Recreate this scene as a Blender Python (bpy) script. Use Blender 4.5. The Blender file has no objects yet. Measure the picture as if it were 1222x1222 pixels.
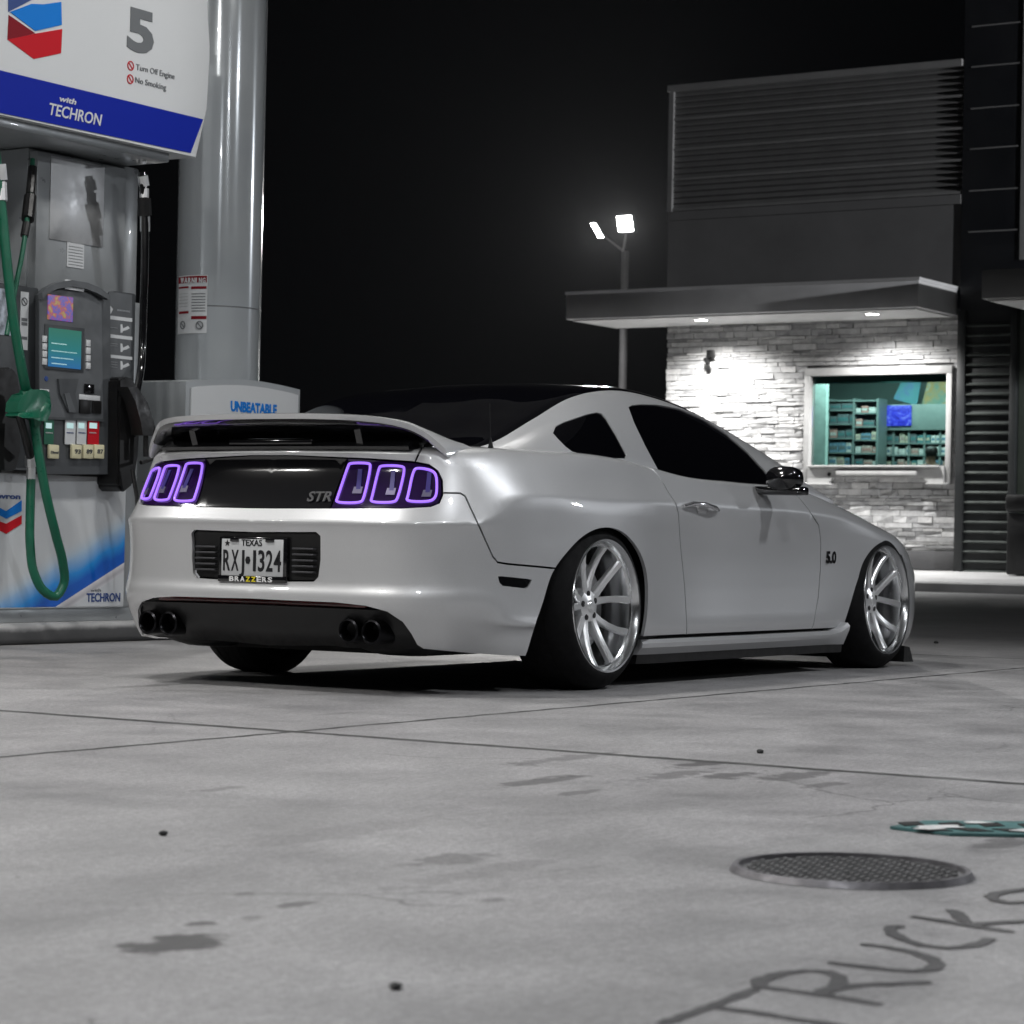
import bpy, bmesh, math, random
import numpy as np
from mathutils import Vector, Matrix
from mathutils.bvhtree import BVHTree
from mathutils.geometry import delaunay_2d_cdt
R = math.radians
rnd = random.Random(7)
sc = bpy.context.scene
COL = sc.collection

# ---------------------------------------------------------------- camera
FPX, YAW, PIT, ROL = 2995.947, 0.5650168, 0.0119192, 0.0199403
CAM = Vector((-8.6359519, -5.9491795, 0.5813589))
_f = Vector((math.cos(PIT)*math.cos(YAW), math.cos(PIT)*math.sin(YAW), math.sin(PIT)))
_r0 = Vector((math.sin(YAW), -math.cos(YAW), 0)); _u0 = _r0.cross(_f)
_r = math.cos(ROL)*_r0 + math.sin(ROL)*_u0
_u = -math.sin(ROL)*_r0 + math.cos(ROL)*_u0
cd = bpy.data.cameras.new('camera'); cam = bpy.data.objects.new('camera', cd); COL.objects.link(cam)
cd.sensor_width = 36; cd.lens = 36*FPX/1222; cd.clip_end = 600; cd.clip_start = 0.05
cam.matrix_world = Matrix(((_r.x, _u.x, -_f.x, CAM.x), (_r.y, _u.y, -_f.y, CAM.y), (_r.z, _u.z, -_f.z, CAM.z), (0, 0, 0, 1)))
sc.camera = cam
cd.dof.use_dof = True; cd.dof.focus_distance = 9.8; cd.dof.aperture_fstop = 9.0

# ---------------------------------------------------------------- world, exposure
w = bpy.data.worlds.new('World'); sc.world = w; w.use_nodes = True
nt = w.node_tree; bg = nt.nodes['Background']
bg.inputs[0].default_value = (0.35, 0.42, 0.6, 1); bg.inputs[1].default_value = 0.0015
sc.view_settings.view_transform = 'Standard'; sc.view_settings.look = 'None'
sc.view_settings.exposure = 0.0; sc.view_settings.gamma = 1.0
LAMP_W = 1.12

# ---------------------------------------------------------------- materials
def M(name, col=(.5, .5, .5), rough=.5, metal=0, coat=0, emis=None, es=0, spec=.5, coat_r=.03):
    m = bpy.data.materials.new(name); m.use_nodes = True
    b = m.node_tree.nodes['Principled BSDF']
    b.inputs['Base Color'].default_value = (*col, 1); b.inputs['Roughness'].default_value = rough
    b.inputs['Metallic'].default_value = metal; b.inputs['Coat Weight'].default_value = coat
    b.inputs['Coat Roughness'].default_value = coat_r; b.inputs['Specular IOR Level'].default_value = spec
    if emis: b.inputs['Emission Color'].default_value = (*emis, 1); b.inputs['Emission Strength'].default_value = es
    return m
class NT:
    def __init__(s, m): s.t = m.node_tree; s.b = s.t.nodes['Principled BSDF']
    def n(s, typ, **kw):
        x = s.t.nodes.new(typ)
        for k, v in kw.items():
            if k.startswith('i_'):
                key = k[2:]; key = int(key) if key.isdigit() else key.replace('_', ' ')
                x.inputs[key].default_value = v
            else: setattr(x, k, v)
        return x
    def l(s, a, b): s.t.links.new(a, b)
    def math(s, op, a, b=None, clamp=False):
        x = s.t.nodes.new('ShaderNodeMath'); x.operation = op; x.use_clamp = clamp
        for i, v in enumerate((a, b)):
            if v is None: continue
            if isinstance(v, (int, float)): x.inputs[i].default_value = v
            else: s.l(v, x.inputs[i])
        return x.outputs[0]
    def noise(s, scale, vec=None, detail=4, rough=.6, dist=0):
        x = s.n('ShaderNodeTexNoise'); x.inputs['Scale'].default_value = scale; x.inputs['Detail'].default_value = detail
        x.inputs['Roughness'].default_value = rough; x.inputs['Distortion'].default_value = dist
        if vec is not None: s.l(vec, x.inputs['Vector'])
        return x.outputs['Fac']
    def ramp(s, fac, stops):
        x = s.n('ShaderNodeValToRGB'); e = x.color_ramp.elements
        while len(e) < len(stops): e.new(.5)
        for k, (p, c) in enumerate(stops):
            e[k].position = p; e[k].color = (*c, 1) if not isinstance(c, (int, float)) else (c, c, c, 1)
        s.l(fac, x.inputs[0]); return x.outputs[0]
    def mix(s, fac, a, b, blend='MIX'):
        x = s.n('ShaderNodeMix'); x.data_type = 'RGBA'; x.blend_type = blend
        for i, v in ((0, fac), (6, a), (7, b)):
            if isinstance(v, (int, float)): x.inputs[i].default_value = v if i == 0 else (v, v, v, 1)
            elif isinstance(v, tuple): x.inputs[i].default_value = (*v, 1)
            else: s.l(v, x.inputs[i])
        return x.outputs[2]
    def geo(s): return s.n('ShaderNodeNewGeometry').outputs['Position']
    def obj(s): return s.n('ShaderNodeTexCoord').outputs['Object']
    def bump(s, h, strength=.3, dist=.01):
        x = s.n('ShaderNodeBump'); x.inputs['Strength'].default_value = strength; x.inputs['Distance'].default_value = dist
        s.l(h, x.inputs['Height']); s.l(x.outputs[0], s.b.inputs['Normal'])
    def mapv(s, vec, scale=(1, 1, 1), rot=(0, 0, 0), loc=(0, 0, 0)):
        x = s.n('ShaderNodeMapping'); x.inputs['Scale'].default_value = scale; x.inputs['Rotation'].default_value = rot
        x.inputs['Location'].default_value = loc; s.l(vec, x.inputs[0]); return x.outputs[0]
def varied(name, col, rough=.5, metal=0, coat=0, scale=6, amt=.15, rvar=.12, bump=0):
    """a Principled material with mild dirt and roughness variation"""
    m = M(name, col, rough, metal, coat); s = NT(m); p = s.obj()
    f = s.noise(scale, p, 6)
    c1 = tuple(c*(1-amt) for c in col); c2 = tuple(min(1, c*(1+amt)) for c in col)
    s.l(s.ramp(f, [(.3, c1), (.7, c2)]), s.b.inputs['Base Color'])
    g = s.noise(scale*2.3, p, 5)
    s.l(s.ramp(g, [(.3, max(0, rough-rvar)), (.75, min(1, rough+rvar))]), s.b.inputs['Roughness'])
    if bump: s.bump(s.noise(scale*20, p, 4), bump, .002)
    return m

PAINT = M('pearl_white_paint', (.50, .50, .505), .40, .42, 1.0, coat_r=.015)
_s = NT(PAINT); _p = _s.obj()
_s.l(_s.ramp(_s.noise(900, _p, 2), [(.3, (.54, .545, .555)), (.7, (.66, .665, .675))]), _s.b.inputs['Base Color'])
BLACK = M('gloss_black', (.006, .006, .007), .12, 0, 1.0)
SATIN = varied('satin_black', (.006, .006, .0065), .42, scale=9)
RUBBER = varied('tyre_rubber', (.007, .007, .0075), .78, scale=14, bump=.2)
RUBBER.node_tree.nodes['Principled BSDF'].inputs['Specular IOR Level'].default_value = .18
GLASS = M('tinted_glass', (.002, .002, .003), .03, 0, 0, spec=.35)
CHROME = M('brushed_alloy', (.95, .955, .96), .30, .75)
LIP = M('polished_lip', (.85, .86, .87), .20, 1)
DISC = varied('brake_steel', (.42, .42, .43), .38, .9, scale=30)
UNDER = M('underbody_black', (.006, .006, .006), .9)
PURPLE = M('purple_halo_tube', (.25, .12, .6), .3, emis=(.34, .16, .95), es=1.0)

# ---------------------------------------------------------------- object helpers
def link(name, me, mats, parent=None, loc=None):
    o = bpy.data.objects.new(name, me); COL.objects.link(o)
    if not isinstance(mats, (list, tuple)): mats = [mats]
    for m in mats: me.materials.append(m)
    if parent is not None:
        pl = parent_loc(parent)
        if pl.length > 0: me.transform(Matrix.Translation(-pl))
        o.parent = parent
    elif loc is not None:
        me.transform(Matrix.Translation(-Vector(loc))); o.location = loc
    return o
def parent_loc(p):
    v = Vector((0, 0, 0))
    while p is not None: v = v + p.location; p = p.parent
    return v
def thing(name, label, cat, loc=(0, 0, 0), group=None):
    o = bpy.data.objects.new(name, None); COL.objects.link(o); o.location = loc; o.empty_display_size = .1
    o['label'] = label; o['category'] = cat
    if group: o['group'] = group
    return o
def tag(o, label, cat, group=None):
    o['label'] = label; o['category'] = cat
    if group: o['group'] = group
    return o
def kind(o, k): o['kind'] = k; return o
def copy_tree(o, parent=None):
    c = o.copy(); COL.objects.link(c)
    if parent is not None: c.parent = parent
    for ch in list(o.children): copy_tree(ch, c)
    return c
class MB:
    """collects simple shapes in world coordinates into one mesh"""
    def __init__(s): s.bm = bmesh.new(); s.mi = 0
    def quad(s, pts):
        f = s.bm.faces.new([s.bm.verts.new(p) for p in pts]); f.material_index = s.mi; return f
    def box(s, a, b, bev=0, seg=2):
        n = set(s.bm.faces)
        r = bmesh.ops.create_cube(s.bm, size=1)
        a = Vector(a); b = Vector(b); c = (a+b)/2; d = b-a
        for v in r['verts']: v.co = Vector((v.co.x*d.x, v.co.y*d.y, v.co.z*d.z))+c
        if bev > 0:
            es = list({e for v in r['verts'] for e in v.link_edges})
            bmesh.ops.bevel(s.bm, geom=es, offset=bev, segments=seg, affect='EDGES', profile=.5, clamp_overlap=True)
        for f in s.bm.faces:
            if f not in n: f.material_index = s.mi
        return s
    def obox(s, c, ax, ay, az, bev=0, seg=2):
        """oriented box: centre and three half-axis vectors"""
        n = set(s.bm.faces); r = bmesh.ops.create_cube(s.bm, size=2)
        c, ax, ay, az = map(Vector, (c, ax, ay, az))
        for v in r['verts']: v.co = c + ax*v.co.x + ay*v.co.y + az*v.co.z
        if bev > 0:
            es = list({e for v in r['verts'] for e in v.link_edges})
            bmesh.ops.bevel(s.bm, geom=es, offset=bev, segments=seg, affect='EDGES', profile=.5, clamp_overlap=True)
        for f in s.bm.faces:
            if f not in n: f.material_index = s.mi
        return s
    def tube(s, pts, rad, seg=10, caps=True):
        pts = [Vector(p) for p in pts]; rings = []
        rr = rad if isinstance(rad, (list, tuple)) else [rad]*len(pts)
        prev = None
        for i, p in enumerate(pts):
            t = (pts[min(i+1, len(pts)-1)] - pts[max(i-1, 0)])
            t = t.normalized() if t.length > 1e-9 else Vector((0, 0, 1))
            if prev is None: a = t.orthogonal().normalized()
            else:
                a = prev - t*prev.dot(t); a = a.normalized() if a.length > 1e-6 else t.orthogonal().normalized()
            prev = a; b = t.cross(a)
            rings.append([s.bm.verts.new(p + (a*math.cos(q)+b*math.sin(q))*rr[i]) for q in [2*math.pi*k/seg for k in range(seg)]])
        for i in range(len(rings)-1):
            for k in range(seg):
                f = s.bm.faces.new((rings[i][k], rings[i][(k+1) % seg], rings[i+1][(k+1) % seg], rings[i+1][k])); f.material_index = s.mi; f.smooth = True
        if caps:
            for rg in (rings[0][::-1], rings[-1]): s.bm.faces.new(rg).material_index = s.mi
        return s
    def lathe(s, prof, origin, axis, seg=48, close=False):
        """prof: list of (radius, along axis)"""
        o = Vector(origin); ax = Vector(axis).normalized(); a = ax.orthogonal().normalized(); b = ax.cross(a)
        rings = [[s.bm.verts.new(o+ax*h+(a*math.cos(q)+b*math.sin(q))*r) for q in [2*math.pi*k/seg for k in range(seg)]] for r, h in prof]
        n = len(rings)
        for i in range(n if close else n-1):
            A = rings[i]; B = rings[(i+1) % n]
            for k in range(seg):
                f = s.bm.faces.new((A[k], A[(k+1) % seg], B[(k+1) % seg], B[k])); f.material_index = s.mi; f.smooth = True
        return s
    def disk(s, r, origin, axis, seg=32):
        o = Vector(origin); ax = Vector(axis).normalized(); a = ax.orthogonal().normalized(); b = ax.cross(a)
        f = s.bm.faces.new([s.bm.verts.new(o+(a*math.cos(q)+b*math.sin(q))*r) for q in [2*math.pi*k/seg for k in range(seg)]]); f.material_index = s.mi
        return s
    def loft(s, rings, closed=True, caps=True):
        V = [[s.bm.verts.new(p) for p in rg] for rg in rings]; n = len(V[0])
        for i in range(len(V)-1):
            for k in range(n if closed else n-1):
                f = s.bm.faces.new((V[i][k], V[i][(k+1) % n], V[i+1][(k+1) % n], V[i+1][k])); f.material_index = s.mi; f.smooth = True
        if caps and closed:
            s.bm.faces.new(V[0][::-1]).material_index = s.mi; s.bm.faces.new(V[-1]).material_index = s.mi
        return s
    def prism(s, poly, direction):
        """flat polygon (3d points) extruded by a vector"""
        d = Vector(direction); A = [s.bm.verts.new(p) for p in poly]; B = [s.bm.verts.new(Vector(p)+d) for p in poly]
        fs = [s.bm.faces.new(A[::-1]), s.bm.faces.new(B)]
        for k in range(len(A)): fs.append(s.bm.faces.new((A[k], A[(k+1) % len(A)], B[(k+1) % len(A)], B[k])))
        for f in fs: f.material_index = s.mi
        return s
    def mirror_y(s):
        g = list(s.bm.verts)+list(s.bm.edges)+list(s.bm.faces)
        d = bmesh.ops.duplicate(s.bm, geom=g)
        vs = [e for e in d['geom'] if isinstance(e, bmesh.types.BMVert)]
        for v in vs: v.co.y = -v.co.y
        bmesh.ops.reverse_faces(s.bm, faces=[e for e in d['geom'] if isinstance(e, bmesh.types.BMFace)])
        return s
    def build(s, name, mats, parent=None, loc=None, angle=35, smooth=True):
        bmesh.ops.recalc_face_normals(s.bm, faces=s.bm.faces)
        me = bpy.data.meshes.new(name); s.bm.to_mesh(me); s.bm.free()
        if smooth:
            me.polygons.foreach_set('use_smooth', [True]*len(me.polygons))
            me.set_sharp_from_angle(angle=R(angle))
        else: me.polygons.foreach_set('use_smooth', [False]*len(me.polygons))
        return link(name, me, mats, parent, loc)
def ray(px, py):
    return (_f + _r*((px-611)/FPX) - _u*((py-611)/FPX)).normalized()
def at(px, py, axis, val):
    """where the sight line of a photo pixel meets the plane axis = val"""
    d = ray(px, py); return CAM + d*((val-CAM[axis])/d[axis])
def txt(body, size, origin, xdir, ydir, mat, name, parent=None, depth=.002, sx=1.0, align='LEFT', bold=0, shear=0, space=1.0, width=None):
    """writing as a real raised mesh: origin = baseline start, xdir/ydir the reading and up directions"""
    cu = bpy.data.curves.new(name, 'FONT'); cu.body = body; cu.size = size; cu.align_x = align; cu.extrude = depth/2; cu.offset = bold; cu.shear = shear; cu.space_character = space
    cu.resolution_u = 3
    o = bpy.data.objects.new(name, cu); COL.objects.link(o)
    dg = bpy.context.evaluated_depsgraph_get()
    me = bpy.data.meshes.new_from_object(o.evaluated_get(dg)); bpy.data.objects.remove(o); bpy.data.curves.remove(cu)
    if width:
        xs_ = [v.co.x for v in me.vertices]; me.transform(Matrix.Translation((-min(xs_), 0, 0))); sx = width/max(1e-6, max(xs_)-min(xs_))
    x = Vector(xdir).normalized(); y = Vector(ydir); y = (y - x*y.dot(x)).normalized(); z = x.cross(y); o0 = Vector(origin)
    me.transform(Matrix(((x.x*sx, y.x, z.x, o0.x), (x.y*sx, y.y, z.y, o0.y), (x.z*sx, y.z, z.z, o0.z), (0, 0, 0, 1))))
    me.materials.clear()
    return link(name, me, mat, parent)

# ---------------------------------------------------------------- car surface tools
def pchip(xs, ys, xq):
    xs = np.asarray(xs, float); ys = np.asarray(ys, float)
    h = np.diff(xs); d = (ys[1:]-ys[:-1])/h.reshape(-1, *([1]*(ys.ndim-1)))
    m = np.zeros_like(ys); m[0] = d[0]; m[-1] = d[-1]
    hh = h.reshape(-1, *([1]*(ys.ndim-1)))
    w1 = 2*hh[1:]+hh[:-1]; w2 = hh[1:]+2*hh[:-1]
    with np.errstate(all='ignore'):
        hm = (w1+w2)/(w1/d[:-1]+w2/d[1:])
    m[1:-1] = np.where(d[:-1]*d[1:] > 0, np.nan_to_num(hm), 0)
    k = np.clip(np.searchsorted(xs, xq, side='right')-1, 0, len(xs)-2)
    t = ((xq-xs[k])/h[k]).reshape(-1, *([1]*(ys.ndim-1))); H = h[k].reshape(-1, *([1]*(ys.ndim-1)))
    return ((2*t**3-3*t**2+1)*ys[k]+(t**3-2*t**2+t)*H*m[k]+(-2*t**3+3*t**2)*ys[k+1]+(t**3-t**2)*H*m[k+1])
def cubic(xs, ys, xq):
    """C1 Catmull-Rom on uneven knots"""
    xs = np.asarray(xs, float); ys = np.asarray(ys, float)
    h = np.diff(xs).reshape(-1, *([1]*(ys.ndim-1))); d = (ys[1:]-ys[:-1])/h
    m = np.zeros_like(ys); m[0] = d[0]; m[-1] = d[-1]
    m[1:-1] = (d[:-1]*h[1:]+d[1:]*h[:-1])/(h[1:]+h[:-1])
    k = np.clip(np.searchsorted(xs, xq, side='right')-1, 0, len(xs)-2)
    H = h[k]; t = (xq-xs[k]).reshape(-1, *([1]*(ys.ndim-1)))/H
    return ((2*t**3-3*t**2+1)*ys[k]+(t**3-2*t**2+t)*H*m[k]+(-2*t**3+3*t**2)*ys[k+1]+(t**3-t**2)*H*m[k+1])
class Surf:
    """smooth surface through a net of points C[u][v]; one side of the car, y = -side"""
    def __init__(s, C, ghost=False, su=10, sv=8, smooth_v=False):
        C = np.asarray(C, float); s.C = C; nu, nv = C.shape[:2]
        if ghost:
            a = C[1:3][::-1].copy(); a[..., 1] *= -1; b = C[-3:-1][::-1].copy(); b[..., 1] *= -1
            C = np.concatenate([a, C, b]); off = 2
        else: off = 0
        mid = C[:, nv//2-2]; ku = np.r_[0, np.cumsum(np.linalg.norm(np.diff(mid, axis=0), axis=1))]; ku -= ku[off]
        s.ku = ku[off:off+nu]; s.umax = s.ku[-1]
        seg = np.linalg.norm(np.diff(C, axis=1), axis=2).mean(0); s.kv = np.r_[0, np.cumsum(np.maximum(seg, .012))]; s.vmax = s.kv[-1]
        us = np.unique(np.concatenate([np.linspace(ku[off+i], ku[off+i+1], su+1) for i in range(nu-1)]))
        vs = np.unique(np.concatenate([np.linspace(s.kv[i], s.kv[i+1], sv+1) for i in range(nv-1)]))
        Cu = cubic(ku, C, us)                      # (U, nv, 3)
        fn = cubic if smooth_v else pchip
        G = fn(s.kv, np.swapaxes(Cu, 0, 1), vs)   # (V, U, 3)
        s.us, s.vs, s.G = us, vs, np.swapaxes(G, 0, 1)
        U, V = len(us), len(vs)
        gu = np.gradient(s.G, us, axis=0); gv = np.gradient(s.G, vs, axis=1)
        N = np.cross(gu, gv); N /= np.maximum(1e-9, np.linalg.norm(N, axis=2, keepdims=True)); s.N = N
        P = s.G.reshape(-1, 3)
        tris = []
        for i in range(U-1):
            for j in range(V-1):
                a = i*V+j; tris.append((a, a+V, a+V+1)); tris.append((a, a+V+1, a+1))
        s.tris = tris; s.P = P; s.bvh = BVHTree.FromPolygons([tuple(p) for p in P], tris)
    def ev(s, uv, what='G'):
        uv = np.asarray(uv, float).reshape(-1, 2); A = s.G if what == 'G' else s.N
        i = np.clip(np.searchsorted(s.us, uv[:, 0], side='right')-1, 0, len(s.us)-2)
        j = np.clip(np.searchsorted(s.vs, uv[:, 1], side='right')-1, 0, len(s.vs)-2)
        a = ((uv[:, 0]-s.us[i])/(s.us[i+1]-s.us[i]))[:, None]; b = ((uv[:, 1]-s.vs[j])/(s.vs[j+1]-s.vs[j]))[:, None]
        r = A[i, j]*(1-a)*(1-b)+A[i+1, j]*a*(1-b)+A[i, j+1]*(1-a)*b+A[i+1, j+1]*a*b
        if what == 'N': r /= np.linalg.norm(r, axis=1, keepdims=True)
        return r
    def hit(s, o, d):
        loc, n, idx, dist = s.bvh.ray_cast(Vector(o), Vector(d))
        if loc is None:
            q = s.bvh.find_nearest(Vector(o)+Vector(d)*((Vector(o)-Vector(s.P.mean(0))).length))
            loc, n, idx, dist = q
        V = len(s.vs); cell = idx//2; i, j = divmod(cell, V-1)
        t = s.tris[idx]; A, B, Cc = (Vector(s.P[k]) for k in t)
        v0 = B-A; v1 = Cc-A; v2 = loc-A; d00 = v0.dot(v0); d01 = v0.dot(v1); d11 = v1.dot(v1); d20 = v2.dot(v0); d21 = v2.dot(v1)
        den = d00*d11-d01*d01 or 1e-12; b = (d11*d20-d01*d21)/den; c = (d00*d21-d01*d20)/den; a = 1-b-c
        uvs = [(s.us[k//V], s.vs[k % V]) for k in t]
        return (a*uvs[0][0]+b*uvs[1][0]+c*uvs[2][0], a*uvs[0][1]+b*uvs[1][1]+c*uvs[2][1])
    def px(s, pts, step=3.0, closed=False):
        """photo pixels -> uv on this surface, finely sampled"""
        out = []; L = list(pts)+([pts[0]] if closed else [])
        for (x0, y0), (x1, y1) in zip(L[:-1], L[1:]):
            n = max(1, int(math.hypot(x1-x0, y1-y0)/step))
            for k in range(n): out.append(s.hit(CAM, ray(x0+(x1-x0)*k/n, y0+(y1-y0)*k/n)))
        if not closed: out.append(s.hit(CAM, ray(*L[-1])))
        return out
    def side(s, pts):
        """(x, z) seen from the side -> uv"""
        out = []
        for (x0, z0), (x1, z1) in zip(pts[:-1], pts[1:]):
            n = max(1, int(math.hypot(x1-x0, z1-z0)/.02))
            for k in range(n): out.append(s.hit((x0+(x1-x0)*k/n, -3, z0+(z1-z0)*k/n), (0, 1, 0)))
        out.append(s.hit((pts[-1][0], -3, pts[-1][1]), (0, 1, 0)))
        return out
    def mesh(s, cuts, regions, du=.035, dv=.03):
        """cuts: polylines [(uv list, closed)] ; regions: {name: [seed uv,...]} -> {name: (uv array, tris)}"""
        V = []; E = []
        def add(p): V.append(Vector((float(p[0]), float(p[1])))); return len(V)-1
        def chain(L, closed):
            ids = [add(p) for p in L]
            for a, b in zip(ids[:-1], ids[1:]): E.append((a, b))
            if closed: E.append((ids[-1], ids[0]))
        nb = int(s.umax/du); mb = int(s.vmax/dv)
        border = [(s.umax*k/nb, 0) for k in range(nb)]+[(s.umax, s.vmax*k/mb) for k in range(mb)]+[(s.umax*(1-k/nb), s.vmax) for k in range(nb)]+[(0, s.vmax*(1-k/mb)) for k in range(mb)]
        chain(border, True)
        for L, c in cuts:
            L = [(min(max(p[0], 0), s.umax), min(max(p[1], 0), s.vmax)) for p in L]; chain(L, c)
        B = np.array([(v.x, v.y) for v in V])
        # interior points: rows on the knots so that creases stay crisp
        vv = []
        for a, b in zip(s.kv[:-1], s.kv[1:]):
            n = max(1, int(round((b-a)/dv))); vv += [a+(b-a)*k/n for k in range(n)]
        for u in np.arange(du/2, s.umax, du):
            for v in vv[1:]:
                d = np.abs(B-np.array((u, v))).max(1).min()
                if d > .35*min(du, dv): add((u, v))
        r = delaunay_2d_cdt(V, E, [], 0, 1e-6)
        P = np.array([(p.x, p.y) for p in r[0]]); T = [tuple(f) for f in r[2]]
        cons = set()
        for k, (a, b) in enumerate(r[1]):
            if len(r[4][k]) > 0: cons.add((min(a, b), max(a, b)))
        emap = {}
        for ti, f in enumerate(T):
            for k in range(3):
                e = (min(f[k], f[(k+1) % 3]), max(f[k], f[(k+1) % 3])); emap.setdefault(e, []).append(ti)
        cen = np.array([P[list(f)].mean(0) for f in T])
        out = {}
        for name, seeds in regions.items():
            seen = set(); st = []
            for q in seeds:
                # triangle containing the seed
                best = None
                for ti in np.argsort(((cen-np.array(q))**2).sum(1))[:40]:
                    a, b, c = (P[k] for k in T[ti])
                    d = (b[0]-a[0])*(c[1]-a[1])-(b[1]-a[1])*(c[0]-a[0])
                    l1 = ((b[0]-q[0])*(c[1]-q[1])-(b[1]-q[1])*(c[0]-q[0]))/d; l2 = ((c[0]-q[0])*(a[1]-q[1])-(c[1]-q[1])*(a[0]-q[0]))/d
                    if l1 > -1e-6 and l2 > -1e-6 and l1+l2 < 1+1e-6: best = ti; break
                if best is not None and best not in seen: seen.add(best); st.append(best)
            while st:
                ti = st.pop(); f = T[ti]
                for k in range(3):
                    e = (min(f[k], f[(k+1) % 3]), max(f[k], f[(k+1) % 3]))
                    if e in cons: continue
                    for tj in emap[e]:
                        if tj not in seen: seen.add(tj); st.append(tj)
            out[name] = (P, [T[t] for t in seen])
        return out
    def panel(s, PT, name, mat, parent, gap=.0038, depth=.014, off=0.0, mirror='copy', keep=None, flip=False):
        """one body panel: surface piece with a small inset and a flange turned inward"""
        P, T = PT
        used = sorted({k for f in T for k in f}); idx = {k: i for i, k in enumerate(used)}
        uv = P[used]; co = s.ev(uv); no = s.ev(uv, 'N'); 
        if (no*(co-np.array((1.2, 0, .55)))).sum() < 0: no = -no
        tr = []
        for f in T:
            a, b, c = (idx[k] for k in f); n = np.cross(co[b]-co[a], co[c]-co[a])
            tr.append((a, b, c) if n@no[a] > 0 else (a, c, b))
        he = {(f[k], f[(k+1) % 3]) for f in tr for k in range(3)}
        bd = [(a, b) for (a, b) in he if (b, a) not in he]
        onc = lambda i: abs(co[i][1]) < 1e-4
        bd = [(a, b) for a, b in bd if not (onc(a) and onc(b))]
        sh = np.zeros_like(co); cnt = np.zeros(len(co))
        for a, b in bd:
            e = co[b]-co[a]; L = np.linalg.norm(e)
            if L < 1e-7: continue
            nn = no[a]; t = np.cross(nn, e/L)
            for i in (a, b): sh[i] += t; cnt[i] += 1
        for i in range(len(co)):
            if cnt[i] > 0:
                L = np.linalg.norm(sh[i]); d = sh[i]/L if L > 1e-6 else 0*sh[i]
                if onc(i): d = d*np.array((1, 0, 1))
                co[i] = co[i]+d*gap
        co = co + no*off
        V = [tuple(p) for p in co]; F = list(tr); NO = [tuple(n) for n in no]
        inner = {}; top = {}
        if depth > 0:
            for a, b in bd:
                for i in (a, b):
                    if i not in inner:
                        t = sh[i]/(np.linalg.norm(sh[i]) or 1)
                        top[i] = len(V); V.append(tuple(co[i])); NO.append(tuple(-t))
                        inner[i] = len(V); V.append(tuple(co[i]-no[i]*depth)); NO.append(tuple(-t))
                F.append((top[b], top[a], inner[a], inner[b]))
        def mk(V, F, NO, nm):
            me = bpy.data.meshes.new(nm); me.from_pydata(V, [], F); me.update()
            me.polygons.foreach_set('use_smooth', [True]*len(me.polygons))
            me.normals_split_custom_set_from_vertices(NO); return me
        Vm = [(x, -y, z) for x, y, z in V]; Fm = [f[::-1] for f in F]; Nm = [(x, -y, z) for x, y, z in NO]
        if mirror == 'join':
            n = len(V); me = mk(V+Vm, F+[tuple(k+n for k in f) for f in Fm], NO+Nm, name); return [link(name, me, mat, parent)]
        r = [link(name, mk(V, F, NO, name), mat, parent)]
        if mirror == 'copy': r.append(link(name, mk(Vm, Fm, Nm, name), mat, parent))
        return r

# ================================================================ the coupe
car = thing('coupe_car', 'lowered pearl white two door coupe with black roof and purple outlined tail lamps', 'car', (0, 0, 0))
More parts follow.
